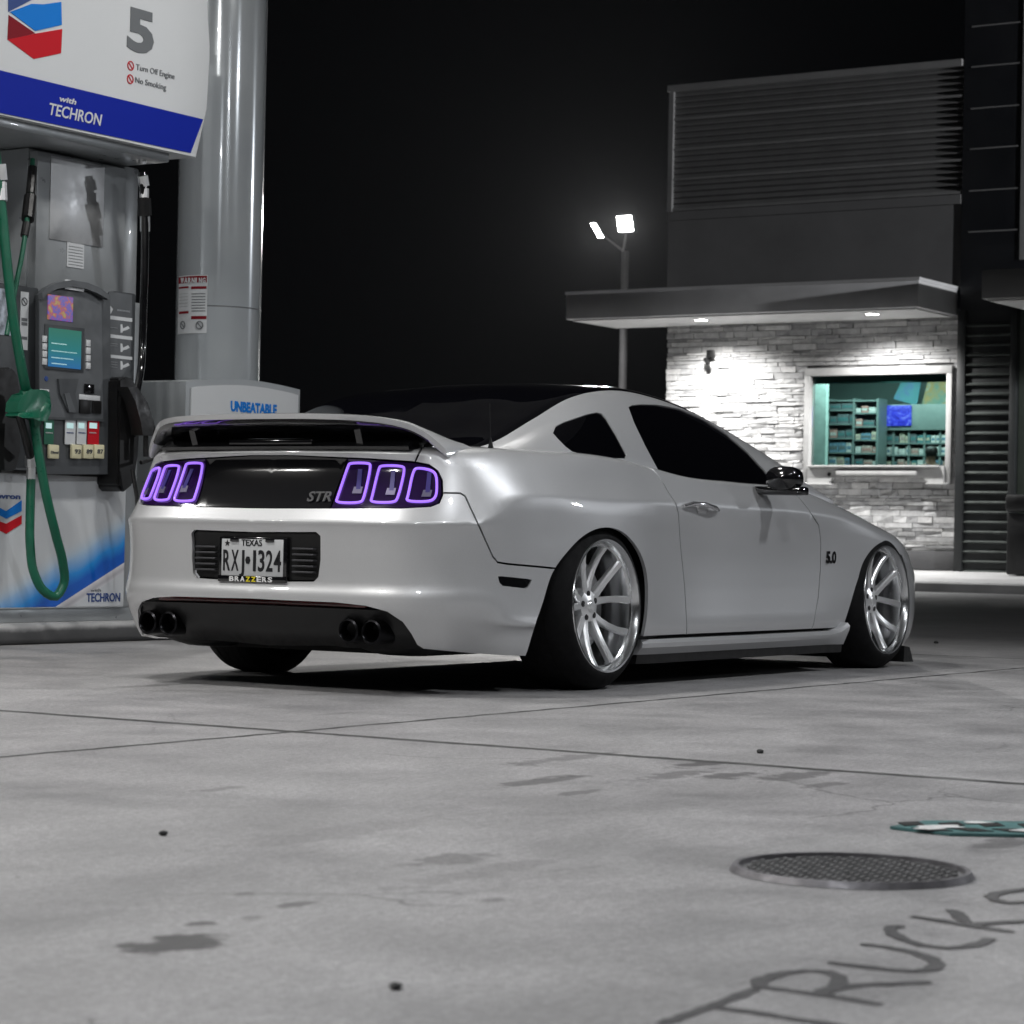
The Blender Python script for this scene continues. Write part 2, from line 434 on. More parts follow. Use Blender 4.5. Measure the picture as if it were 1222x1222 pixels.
# plan outline (x, half width, outward normal angle in degrees from straight back)
PLAN = [(-1.10, 0, 0), (-1.092, .28, 4), (-1.065, .50, 12), (-1.01, .665, 25), (-.925, .775, 42), (-.80, .852, 62), (-.64, .90, 78),
        (-.42, .925, 86), (-.20, .937, 89), (0, .94, 90), (.25, .935, 91), (.5, .917, 92), (.8, .905, 90), (1.3, .905, 90), (1.9, .905, 90),
        (2.3, .91, 90), (2.72, .915, 90), (3.0, .902, 96), (3.25, .850, 108), (3.43, .74, 128), (3.56, .52, 155), (3.62, .26, 170), (3.64, 0, 180)]
PROF = {
 0:  [(.16,.10),(.22,.06),(.27,.03),(.32,.006),(.36,0),(.42,.016),(.52,.016),(.622,.005),(.640,0),(.653,.010),(.712,.056),(.88,.125),(.905,.112),(.925,.135),(.935,.20)],
 3:  [(.15,.09),(.20,.05),(.26,.025),(.32,.004),(.36,0),(.42,.014),(.52,.016),(.622,.006),(.640,.002),(.653,.010),(.712,.050),(.875,.115),(.90,.112),(.92,.135),(.93,.20)],
 5:  [(.13,.10),(.18,.068),(.24,.036),(.30,.010),(.36,0),(.43,.010),(.52,.014),(.62,.010),(.645,.006),(.662,.013),(.73,.036),(.85,.078),(.89,.095),(.92,.125),(.935,.19)],
 6.5:[(.13,.035),(.18,.022),(.245,.012),(.268,-.004),(.295,.006),(.42,.010),(.53,.010),(.62,.011),(.70,.010),(.748,.013),(.772,.026),(.86,.078),(.905,.105),(.932,.135),(.942,.19)],
 9:  [(.10,.04),(.15,.02),(.20,.01),(.27,0),(.35,0),(.44,0),(.53,0),(.62,.002),(.69,.006),(.742,.012),(.768,.028),(.86,.080),(.905,.100),(.932,.120),(.945,.17)],
 10.5:[(.10,.06),(.15,.03),(.20,.015),(.26,.006),(.34,.004),(.43,.006),(.53,.008),(.61,.010),(.69,.006),(.742,.008),(.768,.022),(.84,.062),(.885,.085),(.915,.105),(.93,.15)],
 12: [(.10,.06),(.15,.03),(.20,.012),(.25,.004),(.33,.012),(.42,.020),(.52,.024),(.61,.018),(.70,.006),(.742,0),(.765,.007),(.80,.024),(.840,.046),(.872,.064),(.88,.10)],
 14: [(.10,.06),(.15,.03),(.20,.012),(.25,.004),(.33,.012),(.42,.020),(.52,.024),(.61,.018),(.69,.006),(.732,0),(.752,.007),(.785,.023),(.82,.044),(.845,.062),(.855,.10)],
 15: [(.10,.05),(.15,.03),(.20,.015),(.25,.005),(.33,.006),(.42,.010),(.51,.012),(.59,.010),(.66,.008),(.705,.010),(.735,.022),(.762,.040),(.785,.065),(.80,.10),(.81,.16)],
 16: [(.10,.05),(.15,.02),(.20,.01),(.26,.004),(.33,0),(.41,0),(.49,0),(.56,.0),(.61,.002),(.645,.010),(.672,.024),(.694,.048),(.710,.08),(.722,.13),(.735,.20)],
 17: [(.10,.05),(.15,.02),(.20,.01),(.25,.004),(.31,0),(.37,0),(.45,0),(.52,.0),(.565,.004),(.597,.012),(.622,.028),(.641,.052),(.656,.085),(.668,.13),(.685,.20)],
 18.5: [(.10,.06),(.14,.03),(.18,.015),(.23,.004),(.28,0),(.33,0),(.39,.002),(.43,.006),(.46,.014),(.49,.026),(.52,.045),(.55,.07),(.58,.11),(.62,.17),(.65,.26)],
 22: [(.10,.08),(.14,.04),(.18,.02),(.23,.004),(.28,0),(.34,0),(.42,.004),(.47,.01),(.50,.016),(.53,.026),(.56,.045),(.59,.07),(.62,.11),(.65,.18),(.68,.28)]}
kx = sorted(PROF); prof = np.array([PROF[k] for k in kx])
pc = pchip(kx, prof, np.arange(len(PLAN), dtype=float))
spx = [-.8, -.4, 0, 1, 2, 2.5, 3.0, 3.3]; spz = [.945, .955, .96, .90, .92, .895, .81, .73]
C = []
for i, (x, y, a) in enumerate(PLAN):
    nx, ny = -math.cos(R(a)), math.sin(R(a)); row = []
    for z, o in pc[i]: row.append((x-nx*o, -(y-ny*o), z))
    sx = min(3.2, max(-.78, x)); sp = np.array((sx, 0, np.interp(sx, spx, spz))); e = np.array(row[-1])
    row.append(tuple(e*.5+sp*.5+np.array((0, 0, .008)))); row.append(tuple(sp)); C.append(row)
WALL = Surf(C, ghost=True)

ARCH_R = [(-.615, .10), (-.60, .16), (-.565, .30), (-.52, .445), (-.463, .516), (-.373, .577), (-.249, .622), (-.15, .641), (-.05, .648), (.06, .638), (.15, .612), (.24, .56), (.286, .48), (.310, .40), (.320, .30), (.323, .20), (.324, .10)]
ARCH_F = [(2.27, .08), (2.276, .19), (2.339, .333), (2.41, .457), (2.494, .525), (2.579, .570), (2.65, .592), (2.73, .600), (2.82, .590), (2.922, .552), (3.008, .486), (3.064, .394), (3.085, .30), (3.095, .2), (3.10, .08)]
SEAM_B = [(503, 535), (495, 551)]
cuts = []
px = WALL.px
def cl(L, close_end=False):
    """a cut that starts (and may end) on the centreline"""
    out = [p for p in px(L) if p[0] > .012]; a_, b_ = out[0], out[3]
    out = [(0.0, a_[1]-(b_[1]-a_[1])/(b_[0]-a_[0])*a_[0])]+out
    if close_end: out.append((0.0, px([L[-1]])[0][1]))
    return out
def smooth(L, n=60):
    P = np.array(L, float); t = np.r_[0, np.cumsum(np.linalg.norm(np.diff(P, axis=0), axis=1))]; Q = cubic(t, P, np.linspace(0, t[-1], n))
    K_ = np.array([1, 3, 4, 3, 1])/12.; Q2 = Q.copy()
    for c in (0, 1): Q2[2:-2, c] = np.convolve(Q[:, c], K_, 'valid')
    return [tuple(p) for p in Q2]
q = WALL.px(smooth([(630, 777), (638, 750), (648, 721), (661.5, 680.6), (678.6, 658), (696.7, 640), (713, 631.5), (725, 630), (741, 634), (755, 646.5), (765, 662.5), (771.5, 684.6), (773, 713), (771, 741), (768, 757)]), step=2)
cuts.append(([(q[0][0]-.01, 0)]+q+[(q[-1][0], 0)], False))
q = WALL.px(smooth([(1005, 753), (1014, 725), (1023, 695), (1031, 674.5), (1040.4, 662.4), (1050.5, 655), (1060.6, 653), (1068, 655.5)], 40), step=2)+WALL.side([(2.94, .55), (3.03, .475), (3.072, .39), (3.088, .28), (3.088, .14)])
cuts.append(([(q[0][0], 0)]+q+[(q[-1][0], 0)], False))
# black rear panel, from the centreline round the lamps (the centre is at about px 262..299)
PANEL_TOP = [(340, 544), (350, 544), (440, 548), (495, 551.5), (512, 555), (522, 562), (527.5, 573), (528, 590), (524, 600), (514, 604), (480, 606), (350, 606), (322, 606)]
cuts.append((cl(PANEL_TOP, True), False))
# decklid edge: short seam from panel top to the spoiler side, bumper seam from the lamp down to the arch
cuts.append((px([(495, 551.5), (499, 543), (503, 535)])+[(px([(503, 535)])[0][0]+.02, WALL.kv[14]), (px([(503, 535)])[0][0]+.05, WALL.kv[16])], False))
cuts.append((px([(520, 588), (549, 588.5), (555, 592), (575, 635), (588, 664), (594, 671), (606, 673), (650, 677), (668, 679)])[:-1]+px([(668, 679)]), False))
# rear bumper lower edge round the black diffuser
DIFF = [(312, 716), (330, 717), (400, 720), (436, 724), (462, 731), (480, 743), (490, 757), (497, 770)]
cuts.append((cl(DIFF)+px([(497, 770), (505, 775), (560, 780), (600, 783), (640, 784)])[1:], False))
# number plate recess
REC = [(312, 636), (377, 636), (381.5, 640), (381.5, 668), (379, 688), (374, 693), (311, 693)]
cuts.append((cl(REC, True), False))
# side marker
MARK = [(595, 688.5), (634, 692.5), (630, 700), (627, 701), (600, 698), (597, 695)]
cuts.append((px(MARK, closed=True), True))
# tail lamp lens boundary on the black panel
cuts.append((px([(416, 543), (414, 548), (410, 562), (401, 585), (394, 606), (393, 611)]), False))
# head lamp
HL = [(3.12, .555), (3.22, .545), (3.36, .52), (3.50, .50), (3.51, .43), (3.38, .42), (3.22, .46), (3.12, .52)]
cuts.append((WALL.side(HL+HL[:1])[:-1], True))
# sill line, door seams
zs = WALL.kv[2]
cuts.append(([(u, zs+.004) for u in np.arange(px([(768, 757)])[0][0]-.06, WALL.side([(2.28, .2), (2.281, .2)])[0][0]+.03, .03)], False))
top = WALL.kv[14]
d1 = px([(788, 570), (798, 588), (806, 600), (809.5, 612), (812, 650), (817, 700), (819.5, 745), (819.5, 755)])
cuts.append(([(d1[0][0]-.08, top)]+d1+[(d1[-1][0], zs+.004)], False))
d2 = px([(952, 592), (965, 608), (977, 627), (979.5, 646), (979, 679), (976.5, 712), (971, 745), (965, 758)])
cuts.append(([(d2[0][0]-.10, top)]+d2+[(d2[-1][0]-.01, zs+.004)], False))
# all body sides end at the shoulder shelf (row 14) between rear window and cowl
uq = WALL.side([(-.35, .9), (-.349, .9)])[0][0]; uc = WALL.side([(2.25, .75), (2.251, .75)])[0][0]
cuts.append(([(u, top) for u in np.arange(uq, WALL.umax, .03)]+[(WALL.umax, top)], False))
for u_ in (uq, uc): cuts.append(([(u_, v) for v in np.linspace(top, WALL.vmax, 12)], False))
# front bumper seam
uf = WALL.side([(3.12, .4), (3.121, .4)])[0][0]
cuts.append(([(uf, v) for v in np.linspace(0, top+.005, 30)], False))
def seed(x, y): return WALL.px([(x, y)])[0]
regions = {'rear_bumper': [seed(540, 700)], 'quarter_panel': [seed(620, 600)], 'rear_panel': [seed(350, 580)], 'trunk_lid': [seed(420, 541)],
           'plate_recess': [seed(350, 665)], 'side_marker': [seed(615, 694.5)], 'door': [seed(890, 660)], 'front_fender': [seed(1000, 650)],
           'rocker': [(WALL.side([(1.3, .15), (1.301, .15)])[0])], 'diffuser': [seed(350, 740)],
           'front_bumper': [(WALL.umax-.2, WALL.kv[6])], 'tail_lamp': [seed(455, 575)], 'headlight': [WALL.side([(3.3, .49), (3.301, .49)])[0]], 'hood': [(WALL.umax-.3, WALL.kv[15])]}
PTS = WALL.mesh(cuts, regions)
for nm, f in PTS.items(): print('region', nm, len(f[1]))
P_ = lambda n, nm, mat, **k: WALL.panel(PTS[n], nm, mat, car, **k)
P_('rear_bumper', 'rear_bumper', PAINT, mirror='join')
P_('quarter_panel', 'quarter_panel', PAINT)
P_('trunk_lid', 'trunk_lid', PAINT, mirror='join')
P_('rear_panel', 'rear_panel', BLACK, mirror='join', off=-.004)
P_('plate_recess', 'plate_recess', SATIN, mirror='join', off=-.012)
P_('side_marker', 'side_marker', BLACK, off=-.003, gap=0)
P_('door', 'door', PAINT)
P_('front_fender', 'front_fender', PAINT)
P_('rocker', 'rocker_panel', SATIN, gap=0, off=-.035)
P_('front_bumper', 'front_bumper', PAINT, mirror='join')
P_('hood', 'hood', PAINT, mirror='join')
P_('headlight', 'headlight', BLACK, off=-.002, gap=.003)
LENS = M('dark_lamp_lens', (.018, .006, .045), .10, 0, 1.0)
LAMPS = P_('tail_lamp', 'tail_lamp', LENS, off=-.004)

# greenhouse
GH = [(-.62, (.72, .885), (.64, .915), .925), (-.42, (.775, .90), (.65, .955), .985), (-.1, (.79, .905), (.645, 1.065), 1.11), (.21, (.80, .90), (.63, 1.170), 1.215),
      (.56, (.81, .885), (.615, 1.224), 1.27), (1.0, (.815, .85), (.61, 1.212), 1.272), (1.4, (.82, .835), (.635, 1.145), 1.225), (1.73, (.82, .82), (.68, 1.05), 1.135),
      (2.05, (.82, .81), (.735, .94), 1.01), (2.32, (.82, .79), (.775, .835), .89)]
C2 = []
for x, (yb, zb), (yr, zr), zc in GH:
    r_ = [(yb+.01, zb-.05), (yb, zb)]
    for t in (.33, .66): r_.append((yb+(yr-yb)*t+.018*math.sin(math.pi*t), zb+(zr-zb)*t))
    r_ += [(yr, zr-.012), (yr-.018, zr+.004), (yr-.06, zr+.014+.2*(zc-zr)), (yr*.62, zr+(zc-zr)*.72), (yr*.3, zr+(zc-zr)*.95), (0, zc)]
    C2.append([(x, -y, z) for y, z in r_])
CAB = Surf(C2, smooth_v=False)
kv = CAB.kv
QW = [(660, 517), (663, 509), (672, 504), (700, 494.5), (712, 492), (718, 493.5), (724, 500), (736, 520), (748, 543), (746, 547), (735, 547), (700, 543), (683, 539), (675, 533), (666, 524)]
DW = [(750, 486), (754, 483.5), (765, 482.5), (785, 483), (812, 488), (840, 500), (868, 518), (893, 540), (913, 562), (930, 582), (934, 592), (925, 600), (860, 590), (810, 582), (795, 574), (786, 562), (770, 532), (757, 505)]
railv = kv[5]+.006
cc = [(CAB.px(QW, closed=True), True), (CAB.px(DW, closed=True), True)]
cc.append(([(u, railv) for u in np.arange(-.03, CAB.umax+.03, .03)], False))
ue = lambda x: float(np.interp(x, [g[0] for g in GH], CAB.ku))
cc.append(([(ue(.52), v) for v in np.arange(railv, kv[-1]+.03, .03)], False)); cc.append(([(ue(1.28), v) for v in np.arange(railv, kv[-1]+.03, .03)], False))
cc.append((CAB.px([(748, 470), (738, 483), (748, 500)])[:0]+CAB.px([(786, 562), (790, 580)]), False))
sd = lambda x, y: CAB.px([(x, y)])[0]
reg2 = {'side': [sd(735, 485)], 'quarter_window': [sd(700, 520)], 'door_window': [sd(820, 530)], 'rear_window': [(ue(0), kv[8])], 'roof': [(ue(1.0), kv[8])], 'windshield': [(ue(1.8), kv[8])]}
PC = CAB.mesh(cc, reg2)
for nm, f in PC.items(): print('region', nm, len(f[1]))
CAB.panel(PC['side'], 'roof_pillar', PAINT, car, gap=0, depth=.012)
CAB.panel(PC['quarter_window'], 'quarter_window', GLASS, car, gap=.001, depth=.0, off=-.004)
CAB.panel(PC['door_window'], 'door_window', GLASS, car, gap=.001, depth=.0, off=-.005)
CAB.panel(PC['rear_window'], 'rear_window', GLASS, car, gap=.001, depth=.01, off=-.002, mirror='join')
CAB.panel(PC['roof'], 'roof', BLACK, car, gap=.001, depth=.01, mirror='join')
CAB.panel(PC['windshield'], 'windshield', GLASS, car, gap=.001, depth=.01, off=-.002, mirror='join')
# dark core so that gaps look into a body
m = MB(); m.box((-.72, -.56, .14), (2.3, .56, .80)); m.box((2.3, -.56, .10), (3.45, .56, .48)); m.box((.46, -.865, .13), (2.2, .865, .70)); m.box((-.93, -.56, .45), (-.5, .56, .86))
m.box((-.35, -.55, .8), (2.0, .55, .93)); m.build('underbody', UNDER, car, smooth=False)


# ---- tail lamp tubes and reflectors (sub-parts of each lamp)
LOOPS = [[(418, 552.5), (440, 552.5), (443, 556), (434.5, 595), (430, 600.5), (400.5, 600), (403, 594), (415.5, 556)],
         [(455, 555.5), (480, 556), (483.5, 560), (475, 595), (470, 600), (442, 599.5), (444, 594), (452, 559)],
         [(498, 558), (515, 561), (521, 567), (521.5, 585), (519.5, 594.5), (512, 599), (484.5, 598.5), (487, 592), (493, 562)]]
def rounded(L, k=3):
    L = [np.array(p, float) for p in L]; out = []
    for _ in range(k):
        out = []
        for a, b in zip(L, L[1:]+L[:1]): out += [a*.75+b*.25, a*.25+b*.75]
        L = out
    return [tuple(p) for p in out]
MIR = M('lamp_reflector', (.22, .2, .3), .3, .6)
INN = M('lamp_inner_glow', (.04, .03, .16), .3, emis=(.08, .05, .5), es=.05)
for side, lampo in ((1, LAMPS[0]), (-1, LAMPS[1])):
    for L in LOOPS:
        uv = [WALL.px([p])[0] for p in rounded(L)]
        P = WALL.ev(uv)+WALL.ev(uv, 'N')*0; N = WALL.ev(uv, 'N')
        if (N*(P-np.array((1.2, 0, .55)))).sum() < 0: N = -N
        P = P+N*.001; P[:, 1] *= side
        pts = [tuple(p) for p in P]; m = MB(); m.tube(pts+pts[:2], .0052, 8, caps=False); m.build('light_tube', PURPLE, lampo)
        c = np.array(L).mean(0)
        for (w_, h_, mt, dx, dy) in ((3.2, 12, INN, 5, -4), (6, 4, MIR, 3, 9)):
            q = [(c[0]+dx-w_, c[1]+dy+h_), (c[0]+dx+w_-1, c[1]+dy+h_), (c[0]+dx+w_+1, c[1]+dy-h_), (c[0]+dx-w_+2.5, c[1]+dy-h_)]
            uv = [WALL.px([p])[0] for p in q]; P = WALL.ev(uv); P = P+N[:4].mean(0)*(1 if side == 1 else 1)*.0; P = P+N.mean(0)*-.002; P[:, 1] *= side
            n_ = N.mean(0).copy(); n_[1] *= side
            m = MB(); m.prism([tuple(p) for p in P], tuple(n_*.003)); m.build('reflector', mt, lampo, smooth=False)
# ---- number plate, grille slats, badge
pr = WALL.ev([(0, WALL.px([(312, 665)])[0][1])])[0][0]
m = MB(); m.box((pr-.006, -.163, .408), (pr+.02, .163, .580), .004); pf = m.build('plate_frame', BLACK, car)
PLATEM = M('plate_silver', (.55, .56, .57), .35, .2); INK = M('plate_ink', (.008, .008, .01), .4); YEL = M('plate_yellow', (.75, .62, .02), .4); WHT = M('plate_white', (.7, .7, .7), .4)
m = MB(); m.box((pr-.009, -.148, .432), (pr-.004, .148, .572), .001); pl = m.build('license_plate', PLATEM, car)
X0 = pr-.0095; YD, ZD = (0, -1, 0), (0, 0, 1)
for c_, y_, w_ in (('R', .139, .034), ('X', .100, .036), ('J', .060, .024)): txt(c_, .112, (X0, y_, .452), YD, ZD, INK, 'plate_writing', pl, width=w_, bold=.002)
for c_, y_, w_ in (('1', -.006, .014), ('3', -.030, .031), ('2', -.068, .032), ('4', -.105, .035)): txt(c_, .112, (X0, y_, .452), YD, ZD, INK, 'plate_writing', pl, width=w_, bold=.002)
m = MB(); m.prism([(X0, .019+.012*math.cos(q), .492+.016*math.sin(q)) for q in [k*math.pi/3 for k in range(6)]], (-.002, 0, 0)); m.build('plate_emblem', INK, pl, smooth=False)
txt('TEXAS', .034, (X0, .052, .547), YD, ZD, INK, 'plate_writing', pl, sx=1.0, bold=.0006)
txt('\u2605', .03, (X0, .135, .545), YD, ZD, INK, 'plate_writing', pl)
for y in (.085, -.085):
    m = MB(); m.box((pr-.014, y-.02, .562), (pr-.005, y+.02, .578), .002); m.build('plate_tab', BLACK, pf)
m = MB(); m.box((pr-.012, -.163, .408), (pr-.004, .163, .432), .002); m.build('frame_bar', BLACK, pf)
for k, c_ in enumerate('BRAZZERS'): txt(c_, .026, (pr-.0125, .105-.0265*k, .411), YD, ZD, YEL if c_ == 'Z' else WHT, 'frame_writing', pf, width=.0215, bold=.0008)
SL = M('slat_grey', (.05, .05, .055), .35)
for sg in (1, -1):
    m = MB()
    for k in range(5):
        z = .452+.022*k; x_ = pr+.004
        m.box((x_-.008, sg*.185 if sg > 0 else -.285, z-.0035), (x_+.02, sg*.285 if sg > 0 else -.185, z+.0035), .002)
    m.build('recess_slats', SL, car)
bp = [WALL.ev([WALL.px([(366, 598)])[0]])[0], WALL.ev([WALL.px([(392, 598)])[0]])[0]]
d_ = Vector(bp[1])-Vector(bp[0]); BG = M('badge_grey', (.22, .22, .225), .4, .5)
txt('STR', .052, Vector(bp[0])+Vector((-.002, 0, 0)), d_, (0, 0, 1), BG, 'rear_badge', car, sx=1.25, shear=.35, bold=.001, depth=.004)
# ---- rear spoiler
ST = [(0, -1.10, 1.050, -.88, .992, .027), (.3, -1.09, 1.047, -.875, .990, .027), (.47, -1.045, 1.040, -.84, .988, .027), (.56, -.99, 1.029, -.80, .984, .028), (.62, -.94, 1.010, -.76, .980, .030),
      (.665, -.905, .980, -.73, .965, .030), (.70, -.88, .948, -.68, .950, .034), (.722, -.862, .922, -.62, .926, .03)]
st = np.array(ST); yy = np.concatenate([np.linspace(0, .56, 13), np.linspace(.575, .722, 12)]); S_ = cubic(st[:, 0], st[:, 1:], yy)
rings = []
for sgn, rng in ((-1, range(len(yy)-1, 0, -1)), (1, range(0, len(yy)))):
    for k in rng:
        xt, zt, xl, zl, th = S_[k]; y = sgn*yy[k]; dx = xl-xt
        rings.append([(xt, y, zt), (xt+.12*dx, y, zt+.003), (xt+.6*dx, y, (zt+zl)/2+.002), (xl-.01, y, zl-.004), (xl, y, zl-th*.5), (xl-.02, y, zl-th), (xt+.5*dx, y, (zt+zl)/2-th-.004), (xt+.06*dx, y, zt-th), (xt+.004, y, zt-th*.75)])
m = MB(); m.loft(rings)
m.bm.faces.ensure_lookup_table(); bmesh.ops.recalc_face_normals(m.bm, faces=m.bm.faces)
for f in m.bm.faces:
    c = f.calc_center_median()
    if f.normal.z < -.45 and abs(c.y) < .67: f.material_index = 1
m.build('spoiler', [PAINT, BLACK], car, angle=40)
for y in (-.40, .40):
    m = MB(); m.loft([[(-.97+dx+.4*(.96-z), y+dy, z) for dx, dy in ((0, -.014), (.14, -.014), (.14, .014), (0, .014))] for z in (.915, 1.022)]); m.build('spoiler_stay', BLACK, car)
m = MB(); m.box((-.998, -.20, .937), (-.94, .20, .955), .004); m.build('brake_light_bar', BLACK, car)
# dark deck edge under the wing
m = MB(); rr = []
for k in range(-12, 13):
    y = .60*k/12; xx = np.interp(abs(y), [0, .3, .5, .72], [-.99, -.985, -.955, -.89]); rr.append([(xx, y, .918), (xx-.004, y, .93), (xx+.05, y, .962), (xx+.2, y, .97), (xx+.2, y, .91)])
m.loft(rr); m.build('deck_shelf', BLACK, car)
# ---- mirrors
def loftpts(c, R_, n=14, k=16, ax=(1, 0, 0)):
    out = []
    for i in range(n+1):
        t = -1+2*i/n; r = (1-abs(t)**3.2)**(1/2.2) if abs(t) < 1 else 0; r = max(r, .02)
        out.append([(c[0]+R_[0]*t, c[1]+R_[1]*r*math.copysign(abs(math.cos(q))**.8, math.cos(q)), c[2]+R_[2]*r*math.copysign(abs(math.sin(q))**.8, math.sin(q))) for q in [2*math.pi*j/k for j in range(k)]])
    return out
for sg in (-1, 1):
    c = at(934, 571, 1, -.985); c = (c.x+.02, sg*.985, c.z-(.06 if sg > 0 else 0))
    m = MB(); m.loft(loftpts(c, (.068, .082, .056))); mo = m.build('side_mirror', BLACK, car, angle=60)
    m = MB(); m.box((c[0]-.03, sg*.985-.1, c[2]-.075) if sg < 0 else (c[0]-.03, .80, c[2]-.075), (c[0]+.05, sg*.80, c[2]-.035) if sg < 0 else (c[0]+.05, 1.03, c[2]-.035), .012); m.build('mirror_arm', BLACK, mo)
# ---- door handles
HCH = M('handle_chrome', (.8, .8, .82), .15, .9)
for sg in (-1, 1):
    pts = [WALL.ev([WALL.px([p])[0]])[0] for p in ((815, 604), (822, 601), (835, 602), (848, 606), (856, 609))]
    pts = [(p[0], sg*(-p[1]+o), p[2]) for p, o in zip(pts, (.004, .022, .028, .024, .006))]
    m = MB(); m.tube(pts, [.008, .010, .010, .010, .007], 10); h = m.build('door_handle', HCH, car, angle=70)
    p = WALL.ev([WALL.px([(838, 607)])[0]])[0]; m = MB(); m.loft(loftpts((p[0], sg*(-p[1]+.002), p[2]), (.05, .008, .022), 10, 12)); m.build('handle_cup', PAINT, h, angle=60)
    b = WALL.ev([WALL.px([(985, 671.5)])[0]])[0]; e = WALL.ev([WALL.px([(1001, 672)])[0]])[0]
    if sg < 0: txt('5.0', .075, (b[0], b[1]-.004, b[2]), (1, 0, 0), (0, 0, 1), BLACK, 'fender_badge', car, bold=.003, depth=.005, sx=1.15)
    else: txt('5.0', .075, (e[0], -e[1]+.004, e[2]), (-1, 0, 0), (0, 0, 1), BLACK, 'fender_badge', car, bold=.003, depth=.005, sx=1.15)
# ---- antenna
a0 = at(585, 541, 1, -.735)
m = MB(); m.loft([[(a0.x+dx*s_, a0.y+dy*s_, a0.z+h) for dx, dy in ((-.022, 0), (0, -.012), (.03, 0), (0, .012))] for s_, h in ((1, -.004), (.95, .01), (.35, .05), (.12, .062))]); an = m.build('antenna', SATIN, car)
m = MB(); m.tube([(a0.x, a0.y, a0.z+.055), (a0.x-.01, a0.y, a0.z+.19)], .0016, 6); m.build('antenna_mast', SATIN, an)
# ---- rear diffuser, exhaust tips, red strip
m = MB(); m.box((-1.045, -.50, .325), (-1.02, .50, .343), .004); m.mi = 0; m.build('reflector_strip', M('dark_red', (.10, .004, .006), .25, 0, 1), car)
rr = []
for k in range(-16, 17):
    y = .735*k/16; a = abs(y); xx = np.interp(a, [0, .4, .6, .72, .80], [-1.075, -1.06, -1.02, -.94, -.84]); zt = np.interp(a, [0, .6, .72, .8], [.322, .318, .285, .22]); zb = np.interp(a, [0, .3, .36, .66, .74, .8], [.165, .175, .17, .175, .18, .20])
    rr.append([(xx+.05, y, zt+.01), (xx, y, zt), (xx+.03, y, (zt+zb)/2), (xx+.10, y, zb), (xx+.42, y*.94, zb+.01), (xx+.42, y*.94, zt)])
m = MB(); m.loft(rr); m.build('lower_valance', SATIN, car, angle=50)
TIP = M('black_chrome', (.02, .02, .022), .28, 1)
for y in (-.435, -.54, .435, .54):
    m = MB(); m.lathe([(.028, .10), (.033, .004), (.039, -.004), (.046, 0), (.048, .012), (.046, .22)], (-1.06, y, .237), (1, 0, 0), 28); m.build('exhaust_tip', TIP, car)
for y in (-.47, .47):
    m = MB(); m.loft(loftpts((-.62, y, .22), (.36, .17, .085), 10, 14)); m.build('muffler', SATIN, car, angle=60)
m = MB(); m.box((3.0, -.80, .03), (3.22, .80, .06), .01); m.loft([[(3.04, -.885, .02), (3.22, -.86, .015), (3.22, -.80, .015), (3.04, -.80, .02)], [(3.06, -.88, .10), (3.17, -.86, .09), (3.17, -.80, .09), (3.06, -.80, .10)]]); m.build('front_splitter', SATIN, car)
# ---- side skirts
for sg in (-1, 1):
    m = MB(); rr = []
    for x, yo, zt in ((.355, .885, .195), (.46, .905, .196), (1.3, .905, .196), (2.12, .905, .198), (2.2, .918, .208), (2.262, .935, .235)):
        rr.append([(x, sg*(yo-.10), zt), (x, sg*yo, zt-.004), (x, sg*(yo+.012), zt-.020), (x, sg*(yo+.008), zt-.038), (x, sg*(yo-.022), .128), (x, sg*(yo-.05), .124), (x, sg*(yo-.12), .125)])
    m.loft(rr); sk = m.build('side_skirt', PAINT, car, angle=30)
    m = MB(); m.loft([[(x, sg*(yo-.10), .129), (x, sg*(yo-.024), .127), (x, sg*(yo-.028), .090), (x, sg*(yo-.10), .088)] for x, yo in ((.37, .885), (.46, .905), (2.12, .905), (2.262, .93))]); m.build('skirt_shade_strip', SATIN, sk)  # added black strip that stands for the shade of the sill's undercut
